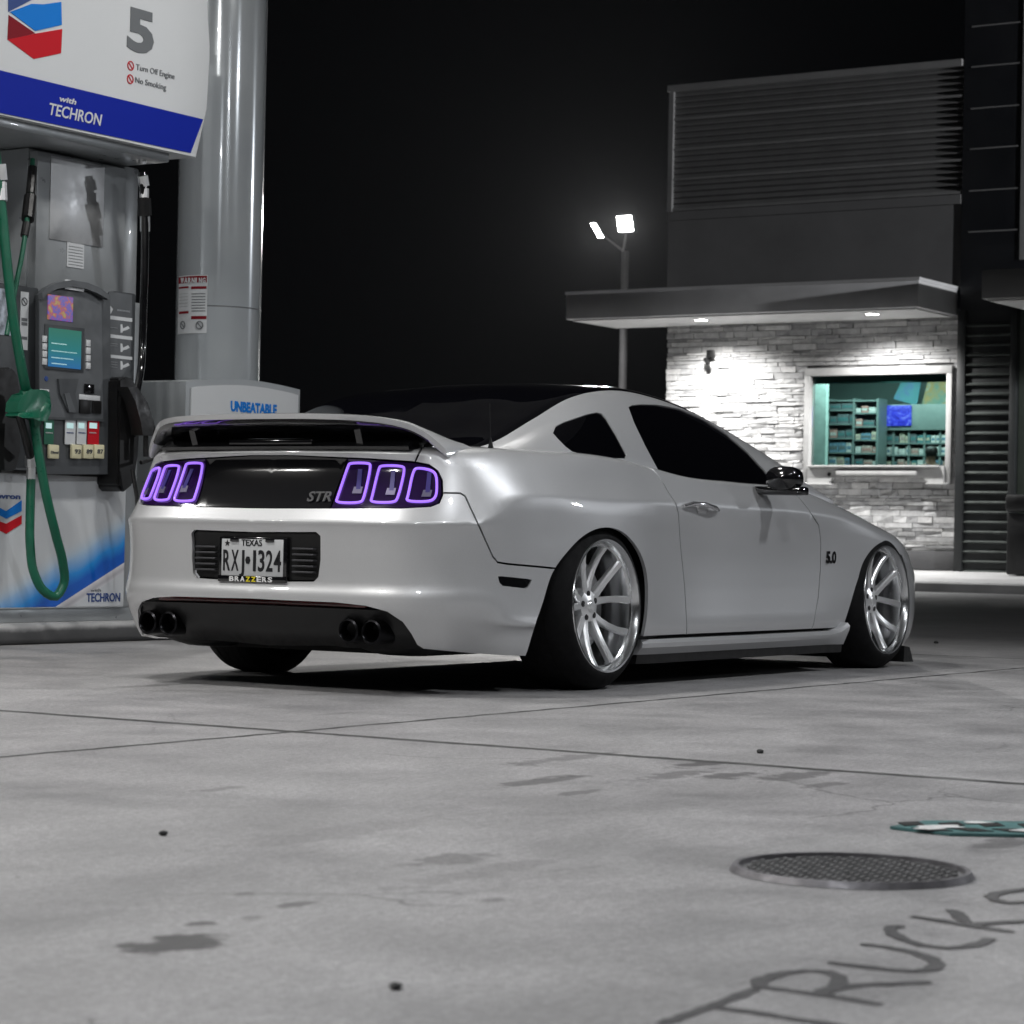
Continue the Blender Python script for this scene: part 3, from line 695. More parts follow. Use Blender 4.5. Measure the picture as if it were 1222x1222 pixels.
# ---- wheels
def wheel(x, sg, rot, camber, yo=.93, zc=.335):
    A = Vector((x, sg*yo, zc)); out = Vector((0, sg*math.cos(camber), -math.sin(camber))); up = Vector((0, sg*math.sin(camber), math.cos(camber))); fw = Vector((1, 0, 0))
    inn = -out
    root = bpy.data.objects.new('wheel', None); COL.objects.link(root); root.location = A; root.parent = car
    P = lambda r, a, d: A+fw*(r*math.cos(a))+up*(r*math.sin(a))+inn*d
    m = MB(); m.lathe([(.262, .006), (.268, .000), (.280, .002), (.300, .014), (.318, .034), (.329, .052), (.334, .075), (.335, .12), (.335, .20), (.330, .24), (.312, .26), (.27, .27), (.262, .26)], A, inn, 72)
    for g in (.09, .13, .17, .21): m.lathe([(.3355, g-.003), (.330, g), (.3355, g+.003)], A, inn, 72)
    m.build('tyre', RUBBER, root, angle=60)
    m = MB(); m.lathe([(.262, .010), (.267, .001), (.265, -.003), (.257, -.002), (.249, .010), (.2445, .028), (.238, .034), (.236, .08), (.234, .16), (.225, .20), (.225, .262)], A, inn, 72); m.build('rim', LIP, root, angle=30)
    m = MB()
    for k in range(5):
        th = rot+k*2*math.pi/5
        for s_ in (-1, 1):
            rings = []
            for t, r, d, wd, dep in ((0, .030, .083, .034, .05), (.15, .062, .082, .033, .045), (.35, .10, .078, .030, .036), (.6, .15, .067, .028, .03), (.8, .20, .050, .029, .028), (1, .240, .030, .034, .030)):
                a = th+s_*(R(6)+R(14)*t**.8 if t > 0 else 0)
                c = P(r, a, 0); tn = (up*math.cos(a)-fw*math.sin(a)); rd = (fw*math.cos(a)+up*math.sin(a))
                rings.append([c+tn*q*wd/2+inn*(d+e) for q, e in ((-1, .008), (-.72, 0), (.72, 0), (1, .008), (.8, dep), (-.8, dep))])
            m.loft(rings)
    m.lathe([(.001, .070), (.022, .070), (.026, .076), (.040, .079), (.062, .084), (.064, .12), (.001, .13)], A, inn, 40)
    sp = m.build('spokes', CHROME, root, angle=28)
    for k in range(5):
        a = rot+k*2*math.pi/5; m = MB(); m.lathe([(.001, .078), (.006, .078), (.0065, .0795), (.012, .0790), (.0125, .086), (.001, .086)], P(.050, a, 0), inn, 14); m.build('lug_nut', SATIN, sp)
    m = MB(); m.lathe([(.001, .0665), (.016, .0665), (.020, .070), (.020, .076)], A, inn, 20); m.build('centre_cap', CHROME, sp)
    m = MB(); m.lathe([(.12, .135), (.186, .135), (.186, .160), (.12, .160)], A, inn, 48); m.lathe([(.001, .128), (.072, .128), (.075, .14)], A, inn, 30); m.build('brake_disc', DISC, root)
    m = MB(); rr = []
    for q in np.linspace(R(150), R(205), 8): rr.append([P(r, q, d) for r, d in ((.115, .118), (.185, .118), (.19, .125), (.19, .175), (.115, .175))])
    m.loft(rr); m.build('brake_caliper', SATIN, root)
    m = MB(); m.disk(.225, A+inn*.20, inn, 40); m.build('brake_backing', UNDER, root)
for x, cam_, ro in ((0, R(-2.5), R(25)), (2.72, R(-2.5), R(14))):
    for sg in (-1, 1): wheel(x, sg, ro if sg < 0 else math.pi-ro, cam_)
#ENVIRONMENT
# ---------------------------------------------------------------- forecourt
def wp(px_, py_, z=0.0): return at(px_, py_, 2, z)
m = MB(); m.quad([(-70, -70, 0), (24.2, -70, 0), (24.2, 90, 0), (-70, 90, 0)])
CONC = M('forecourt_concrete', (.3, .3, .3), .7); n = NT(CONC); g = n.geo()
sep = n.n('ShaderNodeSeparateXYZ'); n.l(g, sep.inputs[0]); GX, GY = sep.outputs[0], sep.outputs[1]
big = n.noise(.35, g, 5, .55); mid = n.noise(2.6, g, 7, .62, .4); fine = n.noise(60, g, 3, .6); broom = n.noise(9, n.mapv(g, (1, 6, 1), (0, 0, R(20))), 5)
col = n.ramp(mid, [(.22, (.16, .158, .16)), (.42, (.245, .242, .244)), (.58, (.30, .296, .298)), (.80, (.37, .366, .368))])
col = n.mix(.55, col, n.ramp(big, [(.3, (.80, .79, .80)), (.7, (1.10, 1.10, 1.10))]), 'MULTIPLY')
col = n.mix(.45, col, n.ramp(broom, [(.3, (.85, .85, .85)), (.7, (1.08, 1.08, 1.08))]), 'MULTIPLY')
col = n.mix(.55, col, n.ramp(fine, [(.40, (.72, .72, .72)), (.60, (1.16, 1.16, 1.16))]), 'MULTIPLY')
grit = n.noise(260, g, 2, .5); col = n.mix(.7, col, n.ramp(grit, [(.38, (.62, .62, .62)), (.60, (1.16, 1.16, 1.16))]), 'MULTIPLY')
blot = n.noise(1.1, g, 9, .72, .8); col = n.mix(.5, col, n.ramp(blot, [(.36, (.66, .66, .67)), (.50, (1.0, 1.0, 1.0)), (.68, (1.16, 1.15, 1.15))]), 'MULTIPLY')
spots = n.noise(23, g, 2, .5); col = n.mix(n.ramp(spots, [(.70, 0), (.76, .55)]), col, (.12, .12, .12))
# hairline cracks, sparse
vo = n.n('ShaderNodeTexVoronoi', feature='DISTANCE_TO_EDGE'); vo.inputs['Scale'].default_value = .55
wv = n.n('ShaderNodeVectorMath', operation='ADD'); n.l(g, wv.inputs[0]); nz_ = n.n('ShaderNodeTexNoise'); nz_.inputs['Scale'].default_value = 2.2; nz_.inputs['Detail'].default_value = 8; n.l(g, nz_.inputs['Vector']); wv2 = n.n('ShaderNodeVectorMath', operation='SCALE'); wv2.inputs['Scale'].default_value = .55; n.l(nz_.outputs['Color'], wv2.inputs[0]); n.l(wv2.outputs[0], wv.inputs[1]); n.l(wv.outputs[0], vo.inputs['Vector'])
crk = n.math('MULTIPLY', n.ramp(vo.outputs['Distance'], [(.0015, .65), (.0045, 0)]), n.ramp(n.noise(.8, g, 2), [(.50, 0), (.58, 1)]))
col = n.mix(crk, col, (.05, .05, .05))
# oil stains with shapes of their own
STAINS = [(-5.875, -3.642, .115, .062, 20, .8), (-5.70, -3.546, .035, .022, 10, .6), (-5.60, -3.57, .03, .02, 0, .35), (-5.45, -3.536, .05, .025, 25, .5), (-4.80, -3.41, .14, .06, 30, .35), (-4.95, -3.55, .3, .05, 35, .18),
          (-3.43, -2.74, .22, .045, -50, .5), (-3.30, -2.70, .10, .03, -40, .4), (-2.80, -2.45, .30, .05, -55, .3), (-2.72, -2.80, .16, .05, -50, .6), (-2.95, -3.02, .14, .06, -60, .55), (-3.05, -2.90, .25, .05, -50, .4), (-3.60, -2.95, .10, .03, -50, .4),
          (-2.80, -3.14, .22, .06, -70, .5), (-3.0, -3.3, .12, .04, -60, .4), (-5.40, -3.40, .03, .02, 0, .4), (-5.2, -3.75, .05, .02, 30, .35), (-4.1, -2.3, .10, .03, -30, .3), (-1.9, -1.0, .14, .03, 10, .25), (-3.86, -4.1, .15, .05, -60, .45), (-1.2, .4, .22, .05, 40, .3), (-4.6, -3.0, .4, .08, -50, .15)]
wob = n.noise(14, g, 4, .6); wob2 = n.noise(5, g, 3)
for x0, y0, a_, b_, rot, st_ in STAINS:
    q = n.mapv(g, (1/a_, 1/b_, 1), (0, 0, R(rot)))
    c_ = Matrix.Rotation(R(rot), 3, 'Z') @ Vector((x0/a_, y0/b_, 0)); n.t.nodes[-1].inputs['Location'].default_value = (-c_.x, -c_.y, 0)
    ln = n.n('ShaderNodeVectorMath', operation='LENGTH'); n.l(q, ln.inputs[0])
    d = n.math('ADD', ln.outputs['Value'], n.math('MULTIPLY', n.math('SUBTRACT', wob, .5), 2.6))
    col = n.mix(n.ramp(d, [(.65, min(1, st_*1.4)), (1.1, 0)]), col, (.05, .048, .05))
def line_mask(src, pos, wdt):
    d = n.math('ABSOLUTE', n.math('SUBTRACT', n.math('ADD', src, n.math('MULTIPLY', n.math('SUBTRACT', wob2, .5), .05)), pos))
    return n.ramp(n.math('DIVIDE', d, wdt), [(.5, 1), (1.0, 0)])
jm = None
for mk in [line_mask(GX, -2.62, .036), line_mask(GY, -1.375, .020), line_mask(GX, 4.4, .02), line_mask(GY, -8.3, .02)]:
    jm = mk if jm is None else n.math('MAXIMUM', jm, mk)
jn = n.math('MULTIPLY', jm, n.ramp(n.noise(3, g, 3), [(.25, .6), (.5, 1)]))
col = n.mix(jn, col, (.018, .018, .018))
# ground colour gets darker beyond the pumps
far = n.ramp(n.math('MULTIPLY', n.math('ADD', GX, n.math('MULTIPLY', wob2, 1.5)), .1), [(.62, 0), (.80, 1)])
col = n.mix(far, col, n.mix(1.0, col, (.42, .42, .43), 'MULTIPLY'))
n.l(col, n.b.inputs['Base Color'])
n.l(n.ramp(mid, [(.3, .52), (.7, .78)]), n.b.inputs['Roughness'])
n.bump(n.math('SUBTRACT', n.math('ADD', n.math('MULTIPLY', fine, .35), n.math('MULTIPLY', mid, .6)), n.math('MULTIPLY', jm, 1.5)), .45, .012)
kind(m.build('forecourt', CONC, smooth=False), 'structure')
# joints of the concrete pass through the shader; graffiti, covers and specks are things
TAR = varied('dark_marker_paint', (.045, .044, .046), .7, scale=40, amt=.35)
def Z5(x, y): return (780+.3617*x, 900+.3617*y)
STROKES = [[(20, 890), (100, 862), (190, 830), (270, 800), (340, 772)], [(190, 832), (330, 850), (460, 872), (640, 897)], [(345, 765), (480, 782), (610, 800), (750, 825)],
           [(345, 768), (350, 745), (420, 722), (500, 713), (570, 716), (612, 732), (612, 752), (590, 770), (545, 788)], [(545, 786), (600, 772), (680, 760), (800, 755), (915, 750)],
           [(575, 685), (700, 700), (790, 710), (860, 714), (915, 708), (937, 692), (915, 672), (850, 650), (760, 633), (680, 625)],
           [(832, 568), (795, 566), (778, 575), (790, 592), (830, 612), (890, 630), (970, 638), (1040, 632), (1085, 620), (1112, 606)],
           [(850, 533), (950, 548), (1080, 570), (1190, 585)], [(975, 512), (1000, 522), (1015, 540), (1040, 556)], [(1035, 562), (1120, 555), (1260, 547)],
           [(1270, 440), (1190, 448), (1130, 458), (1112, 468), (1130, 480), (1170, 488), (1260, 486)]]
LET = (0, 0, 1, 1, 1, 2, 3, 4, 4, 4, 5); word = thing('painted_word', 'dark hand painted word TRUCKS on the concrete forecourt', 'lettering', wp(1000, 1150)); m = MB()
for si, L in enumerate(STROKES):
    P = [wp(*Z5(*p), .0012+.0001*si) for p in L]; Q = []
    for a, b in zip(P[:-1], P[1:]):
        for k in range(4): Q.append(a.lerp(b, k/4))
    Q.append(P[-1]); prev = None
    for i in range(len(Q)):
        t = (Q[min(i+1, len(Q)-1)]-Q[max(0, i-1)]).normalized(); nn = Vector((-t.y, t.x, 0)); wd = .0105*(.8+.5*rnd.random())*(.6 if i in (0, len(Q)-1) else 1)
        cur = (m.bm.verts.new(Q[i]+nn*wd), m.bm.verts.new(Q[i]-nn*wd))
        if prev: m.bm.faces.new((prev[0], cur[0], cur[1], prev[1]))
        prev = cur
    if si+1 == len(STROKES) or LET[si+1] != LET[si]: m.build('letter', TAR, word, smooth=False); m = MB()
# manhole cover
IRON = varied('cast_iron', (.15, .15, .152), .6, .2, scale=25, amt=.3)
IRON2 = varied('worn_iron_rim', (.17, .165, .175), .5, .5, scale=25, amt=.3)
mc = Vector((-4.50, -4.062, 0)); t = thing('manhole_cover', 'round cast iron manhole cover with a checker pattern set in the concrete', 'manhole cover', mc)
m = MB(); m.lathe([(.201, .001), (.202, .012), (.211, .0125), (.218, .001)], mc, (0, 0, 1), 64); m.build('rim', IRON2, t)
m = MB(); m.disk(.2015, mc+Vector((0, 0, .0025)), (0, 0, 1), 48)
for i in range(-10, 11):
    for j in range(-10, 11):
        x, y = i*.0185, j*.0185
        if math.hypot(x, y) < .188:
            a = R(45) if (i+j) % 2 else R(-45)
            dx, dy = math.cos(a), math.sin(a); c = mc+Vector((x, y, .0045))
            m.obox(c, (dx*.0078, dy*.0078, 0), (-dy*.0028, dx*.0028, 0), (0, 0, .003))
m.build('lid', IRON, t, smooth=False)
# green utility cover with white paint
TEAL = varied('teal_paint', (.06, .15, .15), .5, scale=12, amt=.35); WP = varied('white_spill', (.62, .62, .62), .6, scale=20)
c0 = wp(1062, 990); ux = (wp(1222, 992)-c0); ux.z = 0; ux.normalize(); uy = Vector((-ux.y, ux.x, 0))
t = thing('utility_cover', 'teal utility cover with dark slots and splashed white paint in the concrete', 'utility cover', wp(1150, 990))
m = MB(); poly = [c0+ux*a+uy*b+Vector((0, 0, .001)) for a, b in ((0, .0), (.10, .12), (.62, .14), (.70, 0), (.62, -.14), (.10, -.11))]; m.prism(poly, (0, 0, .006)); m.build('plate', TEAL, t, smooth=False)
m = MB()
for k in range(7):
    a = .055+.085*k; m.obox(c0+ux*a+uy*.045+Vector((0, 0, .0075)), ux*.024+uy*.012, uy*.030, (0, 0, .0012)); m.obox(c0+ux*(a+.02)+uy*-.055+Vector((0, 0, .0075)), ux*.026, uy*.026-ux*.012, (0, 0, .0012))
m.build('slots', UNDER, t, smooth=False)
for (a, b, ra, rb) in ((.11, -.015, .045, .03), (.07, -.05, .03, .02), (.20, .07, .03, .015), (.27, -.07, .03, .02), (.33, .02, .02, .03), (.42, -.05, .05, .02)):
    m = MB(); m.prism([c0+ux*(a+ra*math.cos(q)*(1+.3*math.sin(3*q+a*40)))+uy*(b+rb*math.sin(q)*(1+.25*math.cos(2*q+b*50)))+Vector((0, 0, .0090)) for q in [2*math.pi*k/18 for k in range(18)]], (0, 0, .0012)); m.build('white_splash', WP, t, smooth=False)
PEB = varied('dark_pebble', (.03, .03, .03), .8, scale=30)
for px_, py_, r_, lb in ((907, 899, .011, 'tiny dark pebble on the concrete behind the rear wheel, right of the joint'), (195, 997, .009, 'tiny dark pebble on the bare concrete at the left'), (472, 1181, .009, 'tiny dark pebble on the concrete nearest the camera'), (1117, 768, .016, 'small dark pebble on the paving ahead of the front wheel')):
    c = wp(px_, py_); m = MB(); bmesh.ops.create_icosphere(m.bm, subdivisions=2, radius=r_)
    for v in m.bm.verts: v.co = Vector((v.co.x*rnd.uniform(.8, 1.2), v.co.y*rnd.uniform(.8, 1.2), v.co.z*.6*rnd.uniform(.8, 1.2)))+Vector((c.x, c.y, r_*.5))
    tag(m.build('pebble', PEB, loc=c), lb, 'pebble', 'specks of stone lying on the forecourt')

# ---------------------------------------------------------------- pump island
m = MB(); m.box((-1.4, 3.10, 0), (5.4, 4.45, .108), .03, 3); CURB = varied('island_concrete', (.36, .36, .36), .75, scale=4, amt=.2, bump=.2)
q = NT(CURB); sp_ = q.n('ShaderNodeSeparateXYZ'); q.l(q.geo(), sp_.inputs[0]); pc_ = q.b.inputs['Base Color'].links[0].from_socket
q.l(q.mix(q.ramp(q.math('ADD', sp_.outputs[2], q.math('MULTIPLY', q.noise(6, q.geo(), 4), .04)), [(.088, 0.0), (.112, 1)]), (.075, .075, .077), pc_), q.b.inputs['Base Color'])  # face colour darkened below the top edge to give its shade
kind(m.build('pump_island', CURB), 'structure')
GREY = varied('pump_grey', (.36, .38, .395), .38, .35, .3, scale=3, amt=.06); DKG = varied('pump_dark_plastic', (.055, .060, .066), .45, scale=5, amt=.15)
DKG2 = varied('pump_mid_plastic', (.09, .097, .105), .45, scale=5, amt=.12); WHP = varied('white_panel', (.60, .62, .64), .5, 0, .1, scale=1.2, amt=.02, rvar=.02)
STEEL = varied('brushed_steel', (.74, .75, .76), .50, 1, scale=4, amt=.1); BLUE = M('sign_blue', (.002, .015, .30), .6, spec=.2); LBLUE = M('light_blue', (.005, .18, .62), .65, spec=.2); RED = M('sign_red', (.50, .008, .018), .65, spec=.2)
DRED = M('deep_red', (.20, .006, .015), .65, spec=.2); NAVY = M('navy', (.01, .045, .20), .4); GREEN = varied('green_rubber', (.006, .105, .058), .38, scale=8, amt=.15); CREAM = M('cream_key', (.66, .62, .42), .4); PRINTG = M('print_grey', (.13, .14, .15), .5)
FY = 3.20
def fx(px_, py_, y=FY): v = at(px_, py_, 1, y); return v
def rect(mb, x0, y0, x1, y1, yf=FY, t=.004, out=.002, bev=0):
    """box on the pump face between two photo corners; x and z from the corner sight lines, proud of plane yf"""
    a = fx(x0, y0, yf); b = fx(x1, y1, yf); mb.box((min(a.x, b.x), yf-out-t, min(a.z, b.z)), (max(a.x, b.x), yf-out, max(a.z, b.z)), bev)
def fpoly(mb, pts, yf=FY, out=.002, t=.003):
    mb.prism([tuple(fx(a, b, yf)+Vector((0, -out, 0))) for a, b in pts], (0, -t, 0))
XD = (1, 0, 0)
def ftxt(s_, x, y, h, mat, parent, yf=FY, out=.004, width=None, name='writing', **k):
    """h: letter height in photo pixels, width: total pixels"""
    a = fx(x, y, yf); b = fx(x, y-h, yf); sz = (b.z-a.z)/.70
    w_ = (fx(x+width, y, yf).x-a.x) if width else None
    return txt(s_, sz, (a.x, yf-out, a.z), XD, (0, 0, 1), mat, name, parent, width=w_, **k)
pump = thing('fuel_pump', 'grey and white fuel pump with a curved sign on top and a green hose', 'fuel pump', (1.2, 3.6, .108))
PX0, PX1 = .30, 1.85
UX0, UX1 = fx(42, 260, 3.30).x, fx(150, 260, 3.30).x
m = MB(); m.box((PX0, 3.23, .108), (PX1+.11, 4.0, .182), .004); m.build('plinth', GREY, pump)
m = MB(); m.box((PX0, 3.205, .182), (PX1, 3.985, .892), .006); m.build('lower_door', WHP, pump)
m = MB(); m.box((PX1+.002, 3.225, .182), (PX1+.115, 3.9, 1.86), .008); m.box((UX0+.9*(UX1-UX0)+.075, 3.32, 1.8), (fx(165, 260, 3.32).x, 3.9, 2.62), .012); m.box((UX0, 3.36, 1.6), (UX1, 3.98, 2.62), .01); m.box((PX0, 3.26, .893), (PX1, 4.0, 1.84), .01); m.build('frame', GREY, pump)
m = MB(); m.box((UX0+.01, 3.30, 1.85), (UX1-.005, 3.36, 2.60), .004); up_ = m.build('upper_panel', GREY, pump)
m = MB(); rect(m, 58, 392, 124, 200, 3.30, .004, .001); 
a = fx(58, 285, 3.30); b = fx(124, 203, 3.30); m.bm.free(); m = MB(); m.box((a.x, 3.293, a.z), (b.x, 3.299, b.z+.02), .002); m.build('steel_plate', STEEL, up_)
m = MB(); rect(m, 79, 318, 100, 288, 3.30, .002, .002); nt_ = m.build('notice', WHP, up_, smooth=False)
for k in range(7): ftxt('mmmmmmm', 81, 294+3.6*k, 1.3, PRINTG, nt_, 3.30, .0045, width=17, name='notice_writing')
# electronics head
m = MB(); m.box((PX0, 3.17, .893), (PX1, 3.26, .915), .004)
zt = 1.80
arch = [(42, 570)]; 
HEAD = [(42, 566), (42, 352), (50, 344), (62, 338), (80, 335), (98, 338), (112, 344), (124, 353), (126, 566)]
fpoly(m, HEAD, 3.17, 0, .045)
a = fx(126, 566); m.box((a.x+.01, 3.165, .90), (PX1+.005, 3.23, 1.90), .012); m.box((PX0, 3.175, .90), (1.10, 3.26, 1.86), .012)
head = m.build('control_head', DKG, pump)
m = MB(); fpoly(m, [(46, 500), (46, 358), (54, 350), (80, 343), (106, 350), (120, 362), (122, 500)], 3.125, .001, .006); m.build('bezel', DKG2, head, smooth=False)
m = MB(); fpoly(m, [(44, 350), (50, 343.5), (62, 337.5), (80, 334.5), (98, 337.5), (112, 343), (124, 352), (124, 358), (110, 350), (97, 345), (80, 342), (62, 345), (50, 351), (45, 357)], 3.125, .007, .03); m.build('hood_trim', DKG2, head, smooth=False)
hy = 3.118
def scr(name, c0, c1, colm, es, bands):
    mt = M(name, (.01, .01, .01), .2); q = NT(mt); uv = q.obj(); sp_ = q.n('ShaderNodeSeparateXYZ'); q.l(uv, sp_.inputs[0])
    q.b.inputs['Emission Strength'].default_value = es; q.l(colm(q, sp_, uv), q.b.inputs['Emission Color']); return mt
pz = fx(75, 415, hy)
def cm1(q, sp_, uv): 
    return q.ramp(q.math('ADD', q.math('MULTIPLY', sp_.outputs[2], 4.2), 3.35-4.2*(pz.z-.108)-2.85, True), [(.0, (.01, .12, .35)), (.45, (.0, .16, .17)), (1, (.0, .13, .07))])
S1 = scr('screen_teal', 0, 0, cm1, .9, 0)
def cm2(q, sp_, uv): return q.ramp(q.noise(22, uv, 2), [(.3, (.45, .05, .35)), (.45, (.12, .12, .55)), (.55, (.55, .10, .12)), (.65, (.5, .4, .1)), (.8, (.05, .3, .45))])
S2 = scr('screen_pink', 0, 0, cm2, .55, 0)
m = MB(); rect(m, 52, 440, 100, 392, hy, .006, .0, .002); m.build('screen_frame', DKG, head)
m = MB(); rect(m, 56, 437, 96, 395.5, hy, .002, .0065); scn = m.build('screen', S1, head, smooth=False)
SW = M('screen_white', (.5, .6, .6), .5, emis=(.35, .6, .6), es=.6)
for k, (y_, w_) in enumerate(((410, 18), (419, 30), (427, 26), (434, 18))): ftxt('mmmmmmmmm', 60, y_, 1.8, SW, scn, hy, .0095, width=w_, name='screen_writing')
m = MB(); rect(m, 56, 381, 87, 355, hy, .004, 0, .002); m.build('advert_screen', S2, head, smooth=False)
for x_, yy_ in ((50, 0), (102, 1)):
    for k in range(4):
        m = MB(); rect(m, x_, 408+9*k+yy_*5, x_+5, 401+9*k+yy_*5, hy, .008, 0, .001); m.build('soft_key', WHP, head)
m = MB(); rect(m, 77, 345, 100, 336.5, 3.10, .004, 0, .004); lo_ = m.build('maker_plate', WHP, head); ftxt('mmmmm', 80, 342.5, 2.5, DKG, lo_, 3.10, .0055, width=17, name='plate_print')
# recess under screen, card reader, keypad, receipt
m = MB(); fpoly(m, [(68, 452), (92, 452), (88, 470), (92, 490), (80, 492), (70, 470)], hy, 0, .012); m.build('receipt_slot', DKG, head, smooth=False)
m = MB(); fpoly(m, [(74, 470), (80, 469), (88, 492), (80, 492)], hy, .013, .004); m.build('receipt_guide', DKG2, head, smooth=False)
m = MB(); rect(m, 100, 469, 111, 459, hy, .010, 0, .001); m.build('card_reader', BLACK, head)
m = MB(); rect(m, 94, 476.5, 119, 472.5, hy, .004, 0, .001); m.build('reader_light', WHP, head)
m = MB(); rect(m, 94, 493, 107, 478, hy, .010, 0, .001); rect(m, 109, 493, 120, 479, hy, .008, 0, .001); m.build('key_pad', SATIN, head)
m = MB(); rect(m, 47, 475, 58, 465, hy, .004, 0, .001); m.build('help_button', WHP, head)
m = MB(); a = fx(55, 452, hy); m.lathe([(.001, .004), (.012, .004), (.014, 0)], (a.x, hy, a.z), (0, -1, 0), 16); m.build('lens_button', NAVY, head)
m = MB(); fpoly(m, [(46, 497), (123, 500), (123, 503), (46, 500)], hy, 0, .010); m.build('ledge', DKG, head, smooth=False)
# price panels and grade keys
for x0, x1, mt in ((52, 64, GREEN), (77, 90, WHP), (91, 103, WHP), (104, 118, RED)):
    m = MB(); rect(m, x0, 530, x1, 500.5, hy, .003, 0); pp = m.build('price_panel', mt, head, smooth=False)
    m = MB(); rect(m, x0+2, 511, x1-3, 505, hy, .002, .0035); m.build('price_window', SW, pp, smooth=False)
    ftxt('mmm', x0+2, 517, 2.2, WHP if mt in (RED, GREEN) else NAVY, pp, hy, .005, width=8, name='grade_writing')
for x0, s_ in ((56, 'Diesel'), (83, '93'), (97, '89'), (110, '87')):
    m = MB(); rect(m, x0, 547, x0+12, 531, hy, .018, 0, .005); kk = m.build('grade_key', CREAM, head)
    ftxt(s_, x0+(1.5 if s_ == 'Diesel' else 3), 541, 3 if s_ == 'Diesel' else 5, DKG, kk, hy, .0195, width=9 if s_ == 'Diesel' else 7, bold=.0006, name='key_writing')
# right hand instruction strip
m = MB(); rect(m, 127, 450, 157, 352, 3.165, .004, .0); ins = m.build('instruction_panel', DKG2, head, smooth=False)
m = MB(); 
for y_ in (380, 402, 426): rect(m, 128, y_+.6, 157, y_, 3.165, .001, .0045)
for y_ in (392, 415, 436):
    fpoly(m, [(143, y_-5), (145, y_-5), (146, y_), (152, y_-3), (154, y_), (150, y_+2), (146, y_+3), (145, y_+5), (143, y_+5)], 3.165, .0045, .001)
fpoly(m, [(128, 369), (131, 365), (134, 369), (131, 375)], 3.165, .0045, .001)
m.build('instruction_icons', PRINTG if 0 else WHP, ins, smooth=False)
for y_ in (371, 391, 410, 412.5, 432, 435, 438): ftxt('mmmm', 129 if y_ != 371 else 139, y_, 1.4 if y_ != 371 else 3, GREY, ins, 3.165, .0055, width=10 if y_ != 371 else 15, name='instruction_writing')
# left part: stickers
m = MB(); rect(m, 23, 417, 34, 349, 3.175, .003, .0); st1 = m.build('safety_sticker', WHP, head, smooth=False)
m = MB(); rect(m, -12, 398, 14, 346, 3.175, .003, 0); m.build('photo_sticker', varied('sticker_mix', (.32, .36, .42), .4, scale=14, amt=.9), head, smooth=False)
def no_sign(cx, cy, r_, yf, out, parent, mat):
    c = fx(cx, cy, yf); rr_ = abs(fx(cx, cy-r_, yf).z-c.z); m = MB(); m.lathe([(rr_*.78, 0), (rr_*.78, .002), (rr_, .002), (rr_, 0)], (c.x, yf-out, c.z), (0, -1, 0), 28)
    m.obox((c.x, yf-out-.001, c.z), (rr_*.62, 0, -rr_*.62), (rr_*.08, 0, rr_*.08), (0, .001, 0)); return m.build('ban_sign', mat, parent)
no_sign(28.5, 360, 5, 3.175, .0035, st1, DKG)
m = MB(); 
for y_ in (380, 385, 402): rect(m, 25, y_+3, 32, y_, 3.175, .001, .0035)
m.build('sticker_print', PRINTG, st1, smooth=False)
# nozzle boots, nozzles, hoses
def boot(pts, y0, depth, name):
    m = MB(); m.prism([tuple(fx(a, b, y0)) for a, b in pts], (0, depth, 0)); bmesh.ops.bevel(m.bm, geom=list(m.bm.edges), offset=.012, segments=2, affect='EDGES'); return m.build(name, SATIN, pump)
boot([(142, 452), (150, 449), (160, 452), (164, 462), (167, 500), (166, 545), (160, 578), (148, 588), (141, 580)], 3.05, .16, 'nozzle_boot')
boot([(-14, 440), (14, 438), (22, 446), (24, 470), (26, 540), (20, 562), (-14, 566)], 3.06, .14, 'nozzle_boot')
def P3(px_, py_, y): return fx(px_, py_, y)
m = MB(); m.loft([[P3(152, 462, 3.0)+Vector((dx, dy, 0)) for dx, dy in ((-.03, -.03), (.05, -.03), (.05, .05), (-.03, .05))], [P3(164, 480, 2.99)+Vector((dx, dy, 0)) for dx, dy in ((-.05, -.03), (.05, -.03), (.05, .05), (-.05, .05))], [P3(172, 505, 2.98)+Vector((dx, dy, 0)) for dx, dy in ((-.06, -.03), (.05, -.03), (.05, .05), (-.06, .05))], [P3(174, 520, 2.98)+Vector((dx, dy, 0)) for dx, dy in ((-.06, -.03), (.02, -.03), (.02, .05), (-.06, .05))]])
nz = m.build('nozzle', SATIN, pump, angle=60)
m = MB(); m.tube([P3(160, 470, 2.98), P3(176, 488, 2.97), P3(184, 515, 2.97), P3(183, 548, 2.97), P3(168, 552, 2.98)], .012, 8); m.tube([P3(168, 490, 2.98), P3(174, 515, 2.98), P3(174, 545, 2.98)], .014, 8); m.build('trigger_guard', SATIN, nz)
m = MB(); m.tube([P3(158, 560, 3.0), P3(163, 592, 3.0), P3(166, 640, 3.02), P3(162, 690, 3.05), P3(170, 715, 3.1)], .011, 8); m.build('hose', BLACK, pump)
def hose(ctrl, rad, mat, name, parent):
    P = np.array([tuple(P3(*c)) for c in ctrl]); t = np.r_[0, np.cumsum(np.linalg.norm(np.diff(P, axis=0), axis=1))]; Q = cubic(t, P, np.linspace(0, t[-1], 60)); m = MB(); m.tube([tuple(q) for q in Q], rad, 12); return m.build(name, mat, parent, angle=70)
hose([(169, 205, 3.10), (172, 240, 3.10), (173, 300, 3.12), (171, 370, 3.14), (168, 440, 3.12), (163, 470, 3.05)], .021, BLACK, 'hose', pump)
m = MB(); m.tube([P3(169, 184, 3.1), P3(170, 196, 3.1)], .022, 10); m.tube([P3(170, 210, 3.1), P3(172, 222, 3.1)], .03, 10); m.tube([P3(172, 225, 3.1), P3(172, 236, 3.1)], .026, 10); m.tube([P3(173, 258, 3.11), P3(173, 276, 3.12)], .028, 10); m.build('hose_coupling', STEEL, pump)
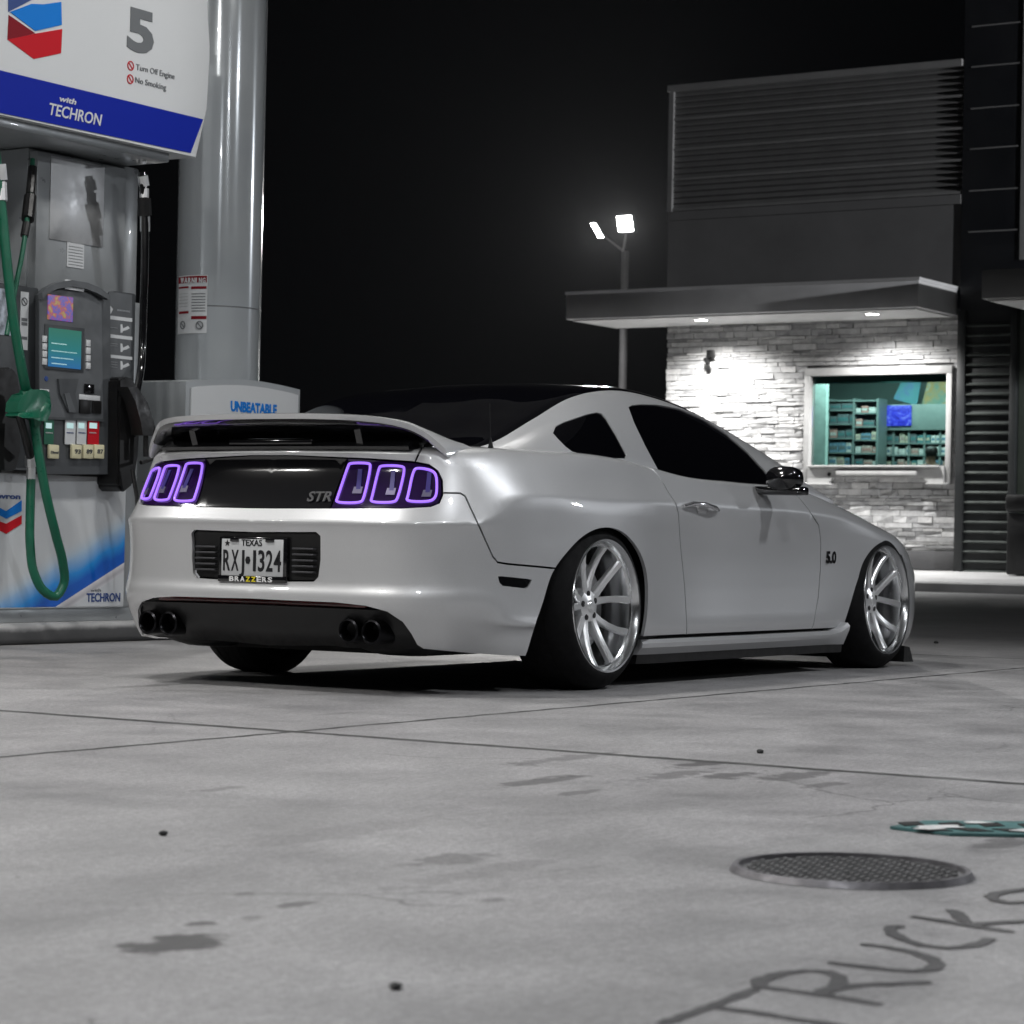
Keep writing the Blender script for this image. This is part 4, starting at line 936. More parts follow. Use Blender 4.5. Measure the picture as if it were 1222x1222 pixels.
m = MB(); m.tube([P3(172, 237, 3.1), P3(173, 257, 3.11)], .038, 10); m.build('breakaway', SATIN, pump)
hose([(-6, 180, 2.95), (2, 250, 2.93), (10, 330, 2.90), (19, 400, 2.88), (27, 445, 2.88), (32, 470, 2.92)], .025, GREEN, 'hose', pump)
hose([(40, 500, 2.95), (46, 540, 2.93), (55, 590, 2.92), (67, 640, 2.93), (75, 672, 2.95), (76, 697, 2.97), (66, 712, 2.98), (52, 705, 3.0), (41, 685, 3.02), (36, 650, 3.04), (36, 610, 3.05), (37, 572, 3.06)], .024, GREEN, 'hose', pump)
hose([(39, 190, 3.25), (37, 225, 3.2), (34, 250, 3.15), (27, 300, 3.12), (17, 350, 3.1), (8, 400, 3.08)], .013, GREEN, 'hose', pump)
m = MB(); m.tube([P3(39, 200, 3.24), P3(36, 232, 3.19)], .024, 10); m.tube([P3(36, 235, 3.19), P3(33, 262, 3.14)], .034, 10); m.tube([P3(32, 266, 3.14), P3(29, 282, 3.13)], .022, 10); m.build('breakaway', SATIN, pump)
m = MB(); m.tube([P3(-1, 196, 2.94), P3(1, 215, 2.94)], .035, 10); m.tube([P3(1, 218, 2.94), P3(2, 240, 2.93)], .030, 10); m.build('hose_coupling', STEEL, pump)
m = MB(); m.tube([P3(37, 545, 3.05), P3(37, 556, 3.06)], .032, 10); m.tube([P3(37, 558, 3.06), P3(37, 572, 3.06)], .024, 10); m.build('hose_coupling', STEEL, pump)
m = MB(); m.loft([[P3(x_, y_, 2.90)+Vector((dx*w_, dy, dz*h_)) for dx, dy, dz in ((-1, -.035, -.6), (-.4, -.05, -1), (.6, -.05, -1), (1, -.035, 0), (.6, -.04, 1), (-.4, -.04, 1), (-1, -.035, .6), (-1, .05, .6), (.6, .06, 1), (1, .06, 0), (.6, .06, -1), (-1, .05, -.6))] for x_, y_, w_, h_ in ((20, 494, .03, .02), (26, 488, .06, .045), (34, 482, .07, .07), (42, 484, .06, .08), (48, 480, .04, .05), (51, 478, .015, .02))]); gn = m.build('nozzle', GREEN, pump, angle=60)
m = MB(); m.tube([P3(31, 466, 2.92), P3(33, 478, 2.9)], .034, 10); m.tube([P3(40, 488, 2.9), P3(42, 505, 2.94)], .030, 10); m.build('nozzle_collar', GREEN, gn)
m = MB(); m.tube([P3(22, 492, 2.92), P3(30, 520, 2.95), P3(36, 545, 3.0)], .02, 8); m.build('spout', SATIN, gn)
# lower door artwork
ART = M('door_artwork', (.6, .62, .64), .3, 0, .5); q = NT(ART); gp = q.geo(); sp_ = q.n('ShaderNodeSeparateXYZ'); q.l(gp, sp_.inputs[0])
A0 = fx(62, 727); A1 = fx(147, 672)   # the curl line
sl = (A1.z-A0.z)/(A1.x-A0.x)
dd = q.math('SUBTRACT', q.math('SUBTRACT', sp_.outputs[2], A0.z), q.math('MULTIPLY', q.math('SUBTRACT', sp_.outputs[0], A0.x), sl))
smo = q.noise(4, q.mapv(gp, (1, 1, .35)), 3)
bl = q.ramp(q.math('SUBTRACT', dd, q.math('MULTIPLY', smo, .12)), [(0.0, (.004, .10, .50)), (.06, (.02, .26, .68)), (.17, (.42, .55, .68)), (.26, (.58, .60, .62))])
base_ = q.mix(q.ramp(smo, [(.42, 0), (.62, .35)]), (.60, .62, .64), (.44, .46, .50))
inb = q.math('MULTIPLY', q.math('GREATER_THAN', dd, 0), 1.0)
ff = q.math('MULTIPLY', inb, q.ramp(dd, [(.2, 1), (.30, 0)]))
cc_ = q.mix(ff, base_, bl)
curl = q.math('MULTIPLY', q.math('LESS_THAN', dd, 0), q.math('GREATER_THAN', dd, -.055)); cc_ = q.mix(curl, cc_, q.ramp(q.math('MULTIPLY', dd, -18), [(0, (.70, .70, .72)), (.6, (.45, .44, .47)), (1, (.62, .62, .65))]))
q.l(cc_, q.b.inputs['Base Color'])
m = MB(); m.box((PX0+.01, 3.200, .19), (PX1-.008, 3.2045, .885)); door_ = m.build('door_graphic', ART, pump, smooth=False)
ftxt('TECHRON', 103, 718, 10, NAVY, door_, 3.2, .002, width=40, bold=.0012)
ftxt('with', 108, 706, 3.5, PRINTG, door_, 3.2, .002, width=12)
ftxt('Chevron', -20, 594, 6.2, NAVY, door_, 3.2, .002, width=44, bold=.0012)
for pts, mt in (([(-12, 600), (7, 610), (25.5, 597), (25.5, 610), (7, 619), (-12, 609)], LBLUE), ([(-12, 618), (7, 625), (25.5, 615), (25.5, 625), (7, 637), (-12, 627)], RED)):
    m = MB(); fpoly(m, pts, 3.2, .001, .002); m.build('emblem', mt, door_, smooth=False)
m = MB(); m.box((PX0, 3.17, .888), (PX1, 3.24, .905), .003); m.build('head_skirt', UNDER, pump)
# topper sign: bulged front
SY = 2.98
sgn = [(250, 14, 0), (253, 60, 0), (249, 130, 0), (236, 188, 0)]
xr = [fx(a, b, SY).x for a, b, _ in sgn]; zr_ = [fx(a, b, SY).z for a, b, _ in sgn]
zz = np.linspace(zr_[3], zr_[0]+.10, 14); xx = np.interp(zz, zr_[::-1], xr[::-1]); SX0 = -.9
m = MB(); rows = []
for z_, x_ in zip(zz, xx):
    rows.append([(SX0, 3.95, z_), (SX0, SY+.02, z_), (SX0+.02, SY, z_)]+[(SX0+.02+(x_-.03-SX0-.02)*k/10, SY, z_) for k in range(1, 11)]+[(x_-.008, SY+.008, z_), (x_, SY+.03, z_), (x_-.02, SY+.4, z_), (x_-.1, 3.95, z_)])
m.loft(rows); sign = m.build('topper_sign', WHP, pump, angle=30)
m = MB(); m.box((SX0+.05, SY+.05, zr_[3]-.05), (1.95, 3.9, zr_[3]+.01), .01); m.build('sign_underside', GREY, sign)
m = MB(); fpoly(m, [(-60, 69.5), (0, 84), (242, 142.4), (227, 182.5), (0, 134.6), (-60, 121)], SY, .001, .003); band = m.build('blue_band', BLUE, sign, smooth=False)
ftxt('TECHRON', 58, 136.5, 14, WHP, band, SY, .006, width=63, bold=.001, shear=.22)
ftxt('with', 70, 120.5, 6.5, WHP, band, SY, .006, width=20, bold=.001, shear=.22)
ftxt('5', 151, 56, 48, PRINTG, sign, SY, .003, width=32, bold=.012)
no_sign(155.5, 78.5, 5.8, SY, .002, sign, RED); no_sign(155, 94.5, 5.8, SY, .002, sign, RED)
ftxt('Turn Off Engine', 162, 83, 7, PRINTG, sign, SY, .003, width=46); ftxt('No Smoking', 161, 98.5, 7, PRINTG, sign, SY, .003, width=37)
K = 1/3.4914
for pts, mt in (([(33, -60), (33, 50), (150, -10), (150, -60)], NAVY), ([(40, 50), (130, 16), (180, 18), (254, 8), (256, 104), (146, 129)], LBLUE), ([(35, 62), (146, 139), (30, 165)], DRED), ([(30, 165), (146, 140), (258, 121), (253, 222), (140, 246)], RED)):
    m = MB(); fpoly(m, [(a*K, b*K) for a, b in pts], SY, .001, .002+.0005*(mt in (LBLUE,))); m.build('emblem', mt, sign, smooth=False)
# ---- island cabinet
cabt = thing('island_cabinet', 'low white cabinet with a grey frame beside the round column', 'cabinet', (2.95, 3.6, .108))
CY = 3.22; cx0 = fx(222, 455, CY).x; cx1 = fx(358, 465, CY).x; cz = fx(222, 455, CY).z; cz1 = fx(358, 465, CY).z
m = MB(); nn = 12; top_ = [(cx0+(cx1-cx0)*k/nn, cz+(cz1-cz)*(k/nn)+.035*math.sin(math.pi*k/nn)) for k in range(nn+1)]
m.prism([(cx0, CY, .108)]+[(x, CY, z) for x, z in top_]+[(cx1, CY, .108)], (0, .95, 0)); m.build('body', GREY, cabt)
m = MB(); m.prism([(cx0+.04, CY-.003, .16)]+[(max(cx0+.04, min(cx1-.03, x)), CY-.003, z-.035) for x, z in top_]+[(cx1-.03, CY-.003, .16)], (0, -.008, 0)); pn = m.build('front_panel', WHP, cabt, smooth=False)
ftxt('UNBEATABLE', 275, 490, 11.5, LBLUE, pn, CY-.011, .002, width=55, bold=.0035)
# ---- round column
CC = at(262, 300, 1, 3.78); CR = .258
colm = thing('canopy_column', 'tall round pale grey column with a red and white warning sticker', 'column', (CC.x, 3.78, .108))
GP = M('column_grey_paint', (.42, .45, .475), .16, .25, .8); q = NT(GP); oo = q.obj(); q.l(q.ramp(q.noise(1.5, oo, 3), [(.3, (.38, .41, .44)), (.7, (.46, .49, .51))]), q.b.inputs['Base Color'])
q.bump(q.noise(2.2, q.mapv(oo, (1, 1, .12)), 2), .25, .02)
m = MB(); m.lathe([(CR, .108), (CR, 4.98)], (CC.x, 3.78, 0), (0, 0, 1), 72); m.build('shaft', GP, colm)
def cylhit(px_, py_, R_):
    d = ray(px_, py_); o = CAM; ox, oy = o.x-CC.x, o.y-3.78; a = d.x**2+d.y**2; b = 2*(ox*d.x+oy*d.y); c = ox**2+oy**2-R_**2; t_ = (-b-math.sqrt(max(0, b*b-4*a*c)))/(2*a); return o+d*t_
def cpatch(x0, y0, x1, y1, R_, name, mat, parent):
    a = cylhit(x0, y1, R_); b = cylhit(x1, y0, R_); t0 = math.atan2(a.y-3.78, a.x-CC.x); t1 = math.atan2(b.y-3.78, b.x-CC.x)
    if t1 < t0-math.pi: t1 += 2*math.pi
    m = MB(); nn = 8; V = [[m.bm.verts.new((CC.x+R_*math.cos(t0+(t1-t0)*k/nn), 3.78+R_*math.sin(t0+(t1-t0)*k/nn), z_)) for k in range(nn+1)] for z_ in (a.z, b.z)]
    for k in range(nn): m.bm.faces.new((V[0][k], V[0][k+1], V[1][k+1], V[1][k]))
    return m.build(name, mat, parent)
cp = cpatch(212, 328, 248, 399, CR+.003, 'warning_sticker', WHP, colm)
cpatch(213, 329, 247, 339, CR+.0045, 'sticker_band', DRED, cp)
for a_ in ((213.5, 341.5, 225, 345), (228, 341.5, 246.5, 345), (213.5, 371, 225, 375), (228, 377, 246.5, 381)): cpatch(*a_, CR+.0045, 'sticker_band', DRED, cp)
for k in range(9):
    if k not in (7, 8): cpatch(228.5, 350+3.4*k, 245, 351.3+3.4*k, CR+.0045, 'sticker_print', PRINTG, cp)
    if k < 5: cpatch(214, 350+3.8*k, 224, 351.3+3.8*k, CR+.0045, 'sticker_print', PRINTG, cp)
c_ = cylhit(230, 338, CR+.006); tg = Vector((-(c_.y-3.78), c_.x-CC.x, 0)).normalized()
for k, c_ in enumerate('WARNING'):
    wl = cylhit(215.5+4.35*k, 337.4, CR+.0065); wr = cylhit(219.1+4.35*k, 337.4, CR+.0065); txt(c_, .042, wl, (wr-wl), (0, 0, 1), WHP, 'sticker_writing', cp, width=(wr-wl).length*(.5 if c_ == 'I' else 1), bold=.0015)
for cx_ in (218, 238):
    c_ = cylhit(cx_, 388, CR+.005); m = MB(); nrm = (c_-Vector((CC.x, 3.78, c_.z))).normalized(); m.lathe([(.019, 0), (.019, .002), (.025, .002), (.025, 0)], c_, nrm, 20); m.obox(c_+nrm*.001, (tg*.015+Vector((0, 0, -.015))), (tg*.002+Vector((0, 0, .002))), nrm*.001); m.build('ban_sign', PRINTG, cp)
m = MB()
for a_ in (R(-52),): 
    m.lathe([(CR, 1.958), (CR+.0008, 1.960), (CR+.0008, 1.964), (CR, 1.966)], (CC.x, 3.78, 0), (0, 0, 1), 72)
    d_ = Vector((math.cos(a_), math.sin(a_), 0)); m.obox(Vector((CC.x, 3.78, 2.54))+d_*(CR+.0005), d_*.002, Vector((-d_.y, d_.x, 0))*.003, (0, 0, 2.43))
m.build('seam', DKG2, colm, smooth=False)
# ---- canopy over the pumps with its lamps (above the picture)
cano = thing('fuel_canopy', 'flat white canopy over the pumps with square lamps', 'canopy', (-1, 0, 5))
CAW = varied('canopy_white', (.22, .22, .22), .5, scale=.6)
m = MB(); m.box((-9, -6.5, 5.0), (5.2, 6.2, 5.7)); m.build('deck', CAW, cano, smooth=False)
LEDM = M('led_panel', (.8, .8, .8), .4, emis=(1, .98, .95), es=14)
def lamp(name, loc, size, watt, parent, target=None, col=(1, .98, .955)):
    l = bpy.data.lights.new(name, 'AREA'); l.shape = 'SQUARE'; l.size = size; l.energy = watt*LAMP_W; l.color = col
    o = bpy.data.objects.new(name, l); COL.objects.link(o); o.parent = parent; o.location = Vector(loc)-parent_loc(parent)
    if target is not None: o.rotation_euler = (Vector(target)-Vector(loc)).to_track_quat('-Z', 'Y').to_euler()
    return o
for x, y, wt in ((-7.4, -4.6, 95), (-2.6, -4.8, 85), (1.8, -4.8, 125), (-7.4, .2, 215), (-2.6, .9, 120), (1.8, .9, 60), (-6.6, 4.9, 110), (-2.0, 4.9, 60), (3.9, 4.9, 40)):
    m = MB(); m.box((x-.28, y-.28, 4.93), (x+.28, y+.28, 4.998), .01); h = m.build('lamp_housing', CAW, cano)
    m = MB(); m.box((x-.22, y-.22, 4.924), (x+.22, y+.22, 4.929)); m.build('lamp_panel', LEDM, h, smooth=False)
    lamp('canopy_lamp', (x, y, 4.91), .42, wt, cano, col=(.94, .965, 1) if y < -4 else (1, .985, .955))

# ---------------------------------------------------------------- kerb, pavement, building
XK, XW = 24.2, 27.5
ASP = varied('pavement_concrete', (.42, .42, .42), .8, scale=1.5, amt=.2, bump=.2)
m = MB(); m.prism([(XK, -60, 0), (XK, -60, .12), (XK+.03, -60, .14), (XK+.16, -60, .15), (XW+.4, -60, .285), (60, -60, .30), (60, -60, -.05), (XK, -60, -.05)], (0, 150, 0)); kind(m.build('pavement', ASP, smooth=False), 'structure')
m = MB(); m.quad([(60, -70, .29), (140, -70, .29), (140, 120, .29), (60, 120, .29)]); kind(m.build('far_ground', M('far_asphalt', (.04, .04, .042), .9), smooth=False), 'structure')
STONE = M('stacked_stone', (.34, .34, .34), .85); q = NT(STONE); gp = q.geo()
isl = q.n('ShaderNodeNewGeometry').outputs['Random Per Island']
q.l(q.mix(.7, q.ramp(isl, [(0, (.36, .36, .365)), (.5, (.47, .47, .47)), (1, (.60, .595, .59))]), q.ramp(q.noise(9, gp, 6, .7), [(.3, (.6, .6, .6)), (.7, (1.2, 1.2, 1.2))]), 'MULTIPLY'), q.b.inputs['Base Color'])
q.bump(q.noise(16, gp, 7, .7), .75, .02)
YL, YR = 14.0, 8.88; ZB, ZT = .57, 4.20
WY0, WY1, WZ0, WZ1 = 8.97, 11.46, 1.74, 3.42
bld = thing('store_building', 'flat roofed store with pale stacked stone wall and lit service window', 'building', (XW, 11.4, .28))
m = MB(); z = ZB; rs = random.Random(3)
while z < ZT:
    h = rs.choice((.04, .05, .065, .08, .10)); y = YR
    while y < YL:
        l_ = rs.uniform(.12, .50); y1 = min(YL, y+l_); d = rs.uniform(.0, .032); z1 = min(ZT+.02, z+h)
        segs = [(y, y1)]
        if z1 > WZ0 and z < WZ1 and y1 > WY0 and y < WY1:
            segs = []
            if y < WY0-.02: segs.append((y, WY0))
            if y1 > WY1+.02: segs.append((WY1, y1))
        for a, b in segs:
            if b-a < .02: continue
            g_ = .004; k0 = len(m.bm.verts); dz = [rs.uniform(-.012, .012) for _ in range(4)]; dx = [rs.uniform(-.012, .012) for _ in range(4)]
            vs = [m.bm.verts.new(p) for p in ((XW-d+dx[0], b-g_, z+g_+dz[0]*.3), (XW-d+dx[1], a+g_, z+g_+dz[1]*.3), (XW-d+dx[2]*1.0, a+g_, z1-g_+dz[2]*.3), (XW-d+dx[3], b-g_, z1-g_+dz[3]*.3), (XW+.05, b-g_, z+g_), (XW+.05, a+g_, z+g_), (XW+.05, a+g_, z1-g_), (XW+.05, b-g_, z1-g_))]
            for f in ((0, 1, 2, 3), (0, 4, 5, 1), (1, 5, 6, 2), (2, 6, 7, 3), (3, 7, 4, 0)): m.bm.faces.new([vs[i] for i in f])
        y = y1
    z += h
m.build('stone_cladding', STONE, bld, smooth=False)
CEM = varied('grey_render', (.15, .15, .153), .8, scale=1, amt=.12); DARK = varied('dark_cladding', (.014, .016, .017), .5, scale=1, amt=.2)
MORT = M('mortar_grey', (.16, .16, .16), .9)
m = MB()
for a, b in (((XW+.02, YR+.01, .57), (XW+.3, WY0, 4.3)), ((XW+.02, WY1, .57), (XW+.3, YL-.02, 4.3)), ((XW+.02, WY0, .57), (XW+.3, WY1, WZ0)), ((XW+.02, WY0, WZ1), (XW+.3, WY1, 4.3))): m.box(a, b)
m.box((XW+.3, YL-.3, .3), (XW+9, YL-.03, 6.0)); m.build('backing_wall', MORT, bld, smooth=False)
m = MB(); m.box((XW-.06, YR+.01, .28), (XW+.2, YL+.02, .57), .01); m.build('plinth', varied('plinth_grey', (.085, .085, .088), .7, scale=3), bld)
m = MB(); m.box((XW-.02, YR+.01, 4.62), (XW+.4, YL+.02, 5.90)); m.box((XW-.06, YR+.01, 5.90), (XW+.4, YL+.02, 6.05), .01); m.build('upper_wall', CEM, bld, smooth=False)
LOU = varied('louvre_grey', (.30, .30, .302), .5, .3, scale=2, amt=.1)
lb = MB(); lb.box((XW+.05, YR+.03, 6.05), (XW+.3, YL, 8.02)); lv = lb.build('louvre_screen', varied('louvre_back', (.07, .07, .071), .7), bld, smooth=False)
m = MB()
for k in range(20):
    z = 6.10+k*.0975; m.prism([(XW+.045, YR+.03, z+.07), (XW-.03, YR+.03, z+.01), (XW-.03, YR+.03, z), (XW+.045, YR+.03, z)], (0, YL-YR-.05, 0))
m.build('louvre_blades', LOU, lv, smooth=False)
m = MB(); 
for z in (6.06, 6.56, 7.05, 7.55): m.box((XW-.045, YR+.03, z), (XW+.0, YL-.01, z+.035))
m.box((XW-.09, YR+.02, 8.02), (XW+.4, YL+.05, 8.13), .008); m.box((XW-.06, YL-.06, 6.05), (XW-.002, YL+.03, 8.02), .004); m.build('louvre_frame', LOU, lv, smooth=False)
# canopy over the stone wall
CAN = varied('fascia_grey', (.58, .58, .59), .45, .2, scale=1.5, amt=.08); SOF = varied('soffit_pale', (.5, .5, .5), .7, scale=3, amt=.1)
cn = MB(); cn.box((26.0, 8.94, 4.19), (XW+.02, 15.05, 4.62), .006); cn_ = cn.build('entrance_canopy', CAN, bld)
m = MB(); m.box((26.08, 9.02, 4.165), (XW-.01, 14.97, 4.187)); m.build('soffit', SOF, cn_, smooth=False)
m = MB(); m.box((25.985, 8.925, 4.59), (XW+.02, 15.065, 4.635)); m.build('fascia_cap', CAN, cn_, smooth=False)
DL = M('downlight_glow', (.9, .9, .9), .4, emis=(1, .99, .96), es=30)
for y in (12.88, 9.93):
    m = MB(); m.lathe([(.001, 0), (.10, 0)], (26.55, y, 4.158), (0, 0, -1), 24); d_ = m.build('downlight', DL, cn_, smooth=False)
    m = MB(); m.lathe([(.105, -.006), (.13, -.004), (.135, .0), (.105, .004)], (26.55, y, 4.160), (0, 0, -1), 24); m.build('downlight_ring', SOF, d_)
    l = bpy.data.lights.new('downlight', 'SPOT'); l.energy = 1050; l.spot_size = R(150); l.spot_blend = .9; l.shadow_soft_size = .07; l.color = (1, .99, .97)
    o = bpy.data.objects.new('downlight_lamp', l); COL.objects.link(o); o.parent = cn_; o.location = Vector((26.55, y, 4.13))-parent_loc(cn_); o.rotation_euler = (0, R(0), 0)
# wall camera under the canopy
m = MB(); m.tube([(XW-.03, 13.17, 3.66), (XW-.16, 13.17, 3.64)], .022, 8); m.tube([(XW-.13, 13.22, 3.60), (XW-.20, 13.14, 3.54)], .04, 10); m.box((XW-.07, 13.1, 3.6), (XW-.045, 13.24, 3.76), .005); m.build('wall_camera', SATIN, bld)
# service window
FR = varied('window_frame_white', (.34, .34, .337), .5, scale=6, amt=.1)
m = MB(); m.box((XW-.10, WY0, 3.30), (XW+.06, WY1, 3.42), .008); m.box((XW-.10, WY1-.10, 1.60), (XW+.06, WY1, 3.299), .008); m.box((XW-.10, WY0, 1.60), (XW+.06, WY0+.09, 3.299), .008); win = m.build('service_window', FR, bld)
m = MB(); pf_ = [(11.36, 1.88), (11.36, 1.60), (11.0, 1.60), (10.93, 1.69), (9.42, 1.70), (9.30, 1.62), (9.06, 1.62), (9.06, 1.88)]; m.prism([(XW-.14, y, z) for y, z in pf_], (.18, 0, 0)); m.box((XW-.20, 9.12, 1.855), (XW-.02, 11.34, 1.885), .006); m.box((XW-.17, 10.95, 1.575), (XW-.02, 11.46, 1.605), .005); m.box((XW-.17, 9.0, 1.59), (XW-.02, 9.34, 1.618), .005)
m.box((XW-.18, 9.5, 1.73), (XW-.141, 10.85, 1.80), .008); m.build('service_tray', FR, win)
m = MB(); m.lathe([(.001, .01), (.03, .01), (.03, 0)], (XW-.141, 10.98, 1.74), (-1, 0, 0), 14); m.build('tray_knob', SATIN, win)
GL = bpy.data.materials.new('window_glass'); GL.use_nodes = True; g_ = GL.node_tree; g_.nodes.remove(g_.nodes['Principled BSDF']); tr_ = g_.nodes.new('ShaderNodeBsdfTransparent'); tr_.inputs[0].default_value = (.78, .90, .88, 1); gs_ = g_.nodes.new('ShaderNodeBsdfGlossy'); gs_.inputs['Roughness'].default_value = .02; mx_ = g_.nodes.new('ShaderNodeMixShader'); fr_ = g_.nodes.new('ShaderNodeFresnel'); fr_.inputs[0].default_value = 1.45
g_.links.new(fr_.outputs[0], mx_.inputs[0]); g_.links.new(tr_.outputs[0], mx_.inputs[1]); g_.links.new(gs_.outputs[0], mx_.inputs[2]); g_.links.new(mx_.outputs[0], g_.nodes['Material Output'].inputs[0])
m = MB(); m.box((XW+.0, WY0+.091, 1.886), (XW+.012, WY1-.101, 3.299)); m.build('pane', GL, win, smooth=False)
# room behind the window
TW = varied('room_wall_teal', (.16, .235, .225), .7, scale=2, amt=.08); TD = M('room_dark_teal', (.03, .10, .095), .7); RX = XW+3.2
m = MB(); m.box((RX, 7.2, .6), (RX+.1, 14.0, 4.1)); m.box((XW+.31, 13.6, .6), (RX, 13.7, 4.1)); m.box((XW+.31, 7.2, .6), (RX, 7.3, 4.1)); m.box((XW+.31, 7.3, .5), (RX, 13.6, .6)); m.box((XW+.31, 7.3, 3.75), (RX, 13.6, 3.85)); m.build('room_shell', TW, bld, smooth=False)
m = MB(); m.box((XW+.02, WY0+.09, 3.18), (XW+.06, WY1-.1, 3.30)); m.build('blind_box', TD, win, smooth=False)
m = MB(); m.box((XW+1.0, at(985.5, 500, 0, XW+1.0).y, .6), (XW+1.1, 12.4, 3.7)); m.build('partition', varied('partition_teal', (.42, .56, .53), .7), bld, smooth=False)
STM = M('strip_glow', (.8, .9, .9), .4, emis=(.8, 1, .95), es=5)
for k, (x, y) in enumerate(((XW+1.3, 11.6), (XW+1.3, 10.6), (XW+2.3, 11.3))):
    m = MB(); m.box((x, y-.5, 3.715), (x+.10, y+.5, 3.745)); m.build('ceiling_strip', STM, bld, smooth=False)
l = bpy.data.lights.new('room_light', 'AREA'); l.shape = 'RECTANGLE'; l.size = .5; l.size_y = 3.0; l.energy = 125; l.color = (.86, 1, .97); o = bpy.data.objects.new('room_light', l); COL.objects.link(o); o.parent = bld; o.location = Vector((XW+.72, 10.2, 3.72))-bld.location
# shelves and goods
SHM = varied('shelf_grey', (.14, .19, .185), .5, scale=3)
def rp(px_, py_, X): return at(px_, py_, 0, X)
PAL = [(.42, .45, .44), (.10, .13, .14), (.32, .26, .24), (.50, .52, .50), (.05, .16, .17), (.36, .20, .18), (.12, .22, .30), (.40, .38, .30)]
PM = [varied('goods_'+nm_, c_, .5, scale=25, amt=.45) for nm_, c_ in zip(('white', 'black', 'tan', 'cream', 'teal', 'red', 'blue', 'sand'), PAL)]
X1 = XW+1.5
def shelf(x0, x1, ys, X, label, dep=.35, cols=1):
    a = rp(x0, ys[0], X); b = rp(x1, ys[-1], X); t = thing('shelf_unit', label, 'shelf', (X, (a.y+b.y)/2, .6))
    m = MB(); m.box((X+dep, b.y, .61), (X+dep+.02, a.y, a.z+.03)); 
    for k in range(cols+1):
        y = a.y+(b.y-a.y)*k/cols; m.box((X, y-.018, .61), (X+dep-.001, y+.018, a.z+.03))
    m.build('shelf_frame', SHM, t, smooth=False)
    for y_ in ys:
        z = rp(x0, y_, X).z; mm = MB(); mm.box((X-.012, b.y+.019, z-.018), (X+dep-.002, a.y-.019, z+.006)); mm.build('shelf_board', SHM, t, smooth=False)
    return a.y, b.y, [rp(x0, y_, X).z for y_ in ys]
gi = 0
def goods(y0, y1, z, zt, X, grp, place, wmin=.09, wmax=.22, fill=.75, dark=False):
    global gi
    y = y0-.03
    while y-.06 > y1:
        w_ = min(rnd.uniform(wmin, wmax), y-y1-.02)
        if w_ < .05: break
        h_ = (zt-z-.03)*rnd.uniform(fill-.2, fill+.1)
        mt = PM[1] if dark else rnd.choice(PM)
        nm_ = mt.name.split('_')[1]
        m = MB(); m.box((X+.02, y-w_+.008, z+.007), (X+.2, y, z+.007+h_), .004); m.mi = 1; m.box((X+.016, y-w_+.02, z+.02+h_*.2), (X+.0195, y-.012, z+h_*.7)); o = m.build('goods_box', [mt, PM[(PM.index(mt)+3) % 8]], loc=(X+.1, y-w_/2, z+.008), smooth=False)
        tag(o, '%s goods box on %s behind the service window' % (nm_, place), 'box', grp)
        gi += 1; y -= w_+.004
ya, yb, zs_ = shelf(988, 1018, [478, 489.5, 506, 523, 540, 556], X1, 'left bay of grey shelving with dark boxes, beside the pale partition')
names5 = ('top', 'second', 'third', 'fourth', 'lowest')
for k in range(5):
    goods(ya, yb, zs_[k+1], zs_[k], X1, 'goods on the shelves behind the service window', 'the %s shelf of the left bay' % names5[k], dark=(k < 2))
ya, yb, zs_ = shelf(1019, 1046, [478, 493, 509, 525, 541, 556], X1-.02, 'middle bay of grey shelving with pale boxes, left of the blue sign')
for k in range(5): goods(ya, yb, zs_[k+1], zs_[k], X1-.02, 'goods on the shelves behind the service window', 'the %s shelf of the middle bay' % names5[k], fill=.6)
X2 = XW+1.9
ya, yb, zs_ = shelf(1048, 1140, [512, 529, 543, 557], X2, 'wide right hand shelving with rows of pale cartons below the blue sign', cols=5)
for k in range(3): goods(ya, yb, zs_[k+1], zs_[k], X2, 'goods on the shelves behind the service window', 'the %s row of the wide shelving' % ('top', 'middle', 'lowest')[k], .07, .14, fill=.7)
a = rp(1047, 483, X2-.05); b = rp(1140, 513, X2-.05)
m = MB(); m.box((X2-.05, b.y, b.z), (X2+.3, a.y, a.z), .01); hb = m.build('sign_band', varied('band_teal', (.18, .24, .23), .5, scale=4), loc=(X2, (a.y+b.y)/2, b.z)); tag(hb, 'pale teal header board along the top of the wide shelving', 'header board')
BS = M('blue_sign_glow', (.02, .02, .2), .3); q = NT(BS); q.b.inputs['Emission Strength'].default_value = .9; q.l(q.ramp(q.noise(5, q.mapv(q.obj(), (1, 1, 2)), 4, .7, 1.5), [(.35, (.01, .01, .25)), (.5, (.04, .06, .85)), (.68, (.35, .45, 1))]), q.b.inputs['Emission Color'])
a = rp(1051, 484, X2-.08); b = rp(1087, 508, X2-.08); m = MB(); m.box((X2-.085, b.y, b.z), (X2-.054, a.y, a.z), .006); tag(m.build('lit_sign', BS, loc=(X2-.07, (a.y+b.y)/2, b.z)), 'glowing blue sign above the wide shelving inside the store', 'sign')
for k, (q0, c_, lb) in enumerate((([(1066, 476), (1078, 450), (1100, 450), (1094, 484)], (.10, .34, .40), 'sloping teal and blue poster high on the inner wall of the store'), ([(1100, 482), (1108, 452), (1134, 448), (1134, 490)], (.22, .34, .26), 'green and orange poster at the right end of the inner wall'))):
    mt = M('poster_print', c_, .5); q = NT(mt); q.l(q.ramp(q.noise(2.2+k, q.geo(), 3), [(.3, (.06, .26, .30)), (.5, c_), (.62, (.45, .32, .12) if k else (.12, .22, .5)), (.75, (.35, .55, .5))]), q.b.inputs['Base Color'])
    m = MB(); m.prism([tuple(rp(a_, b_, X2+.4)) for a_, b_ in q0], (.02, 0, 0)); tag(m.build('poster', mt, loc=rp(*q0[0], X2+.4), smooth=False), lb, 'poster')
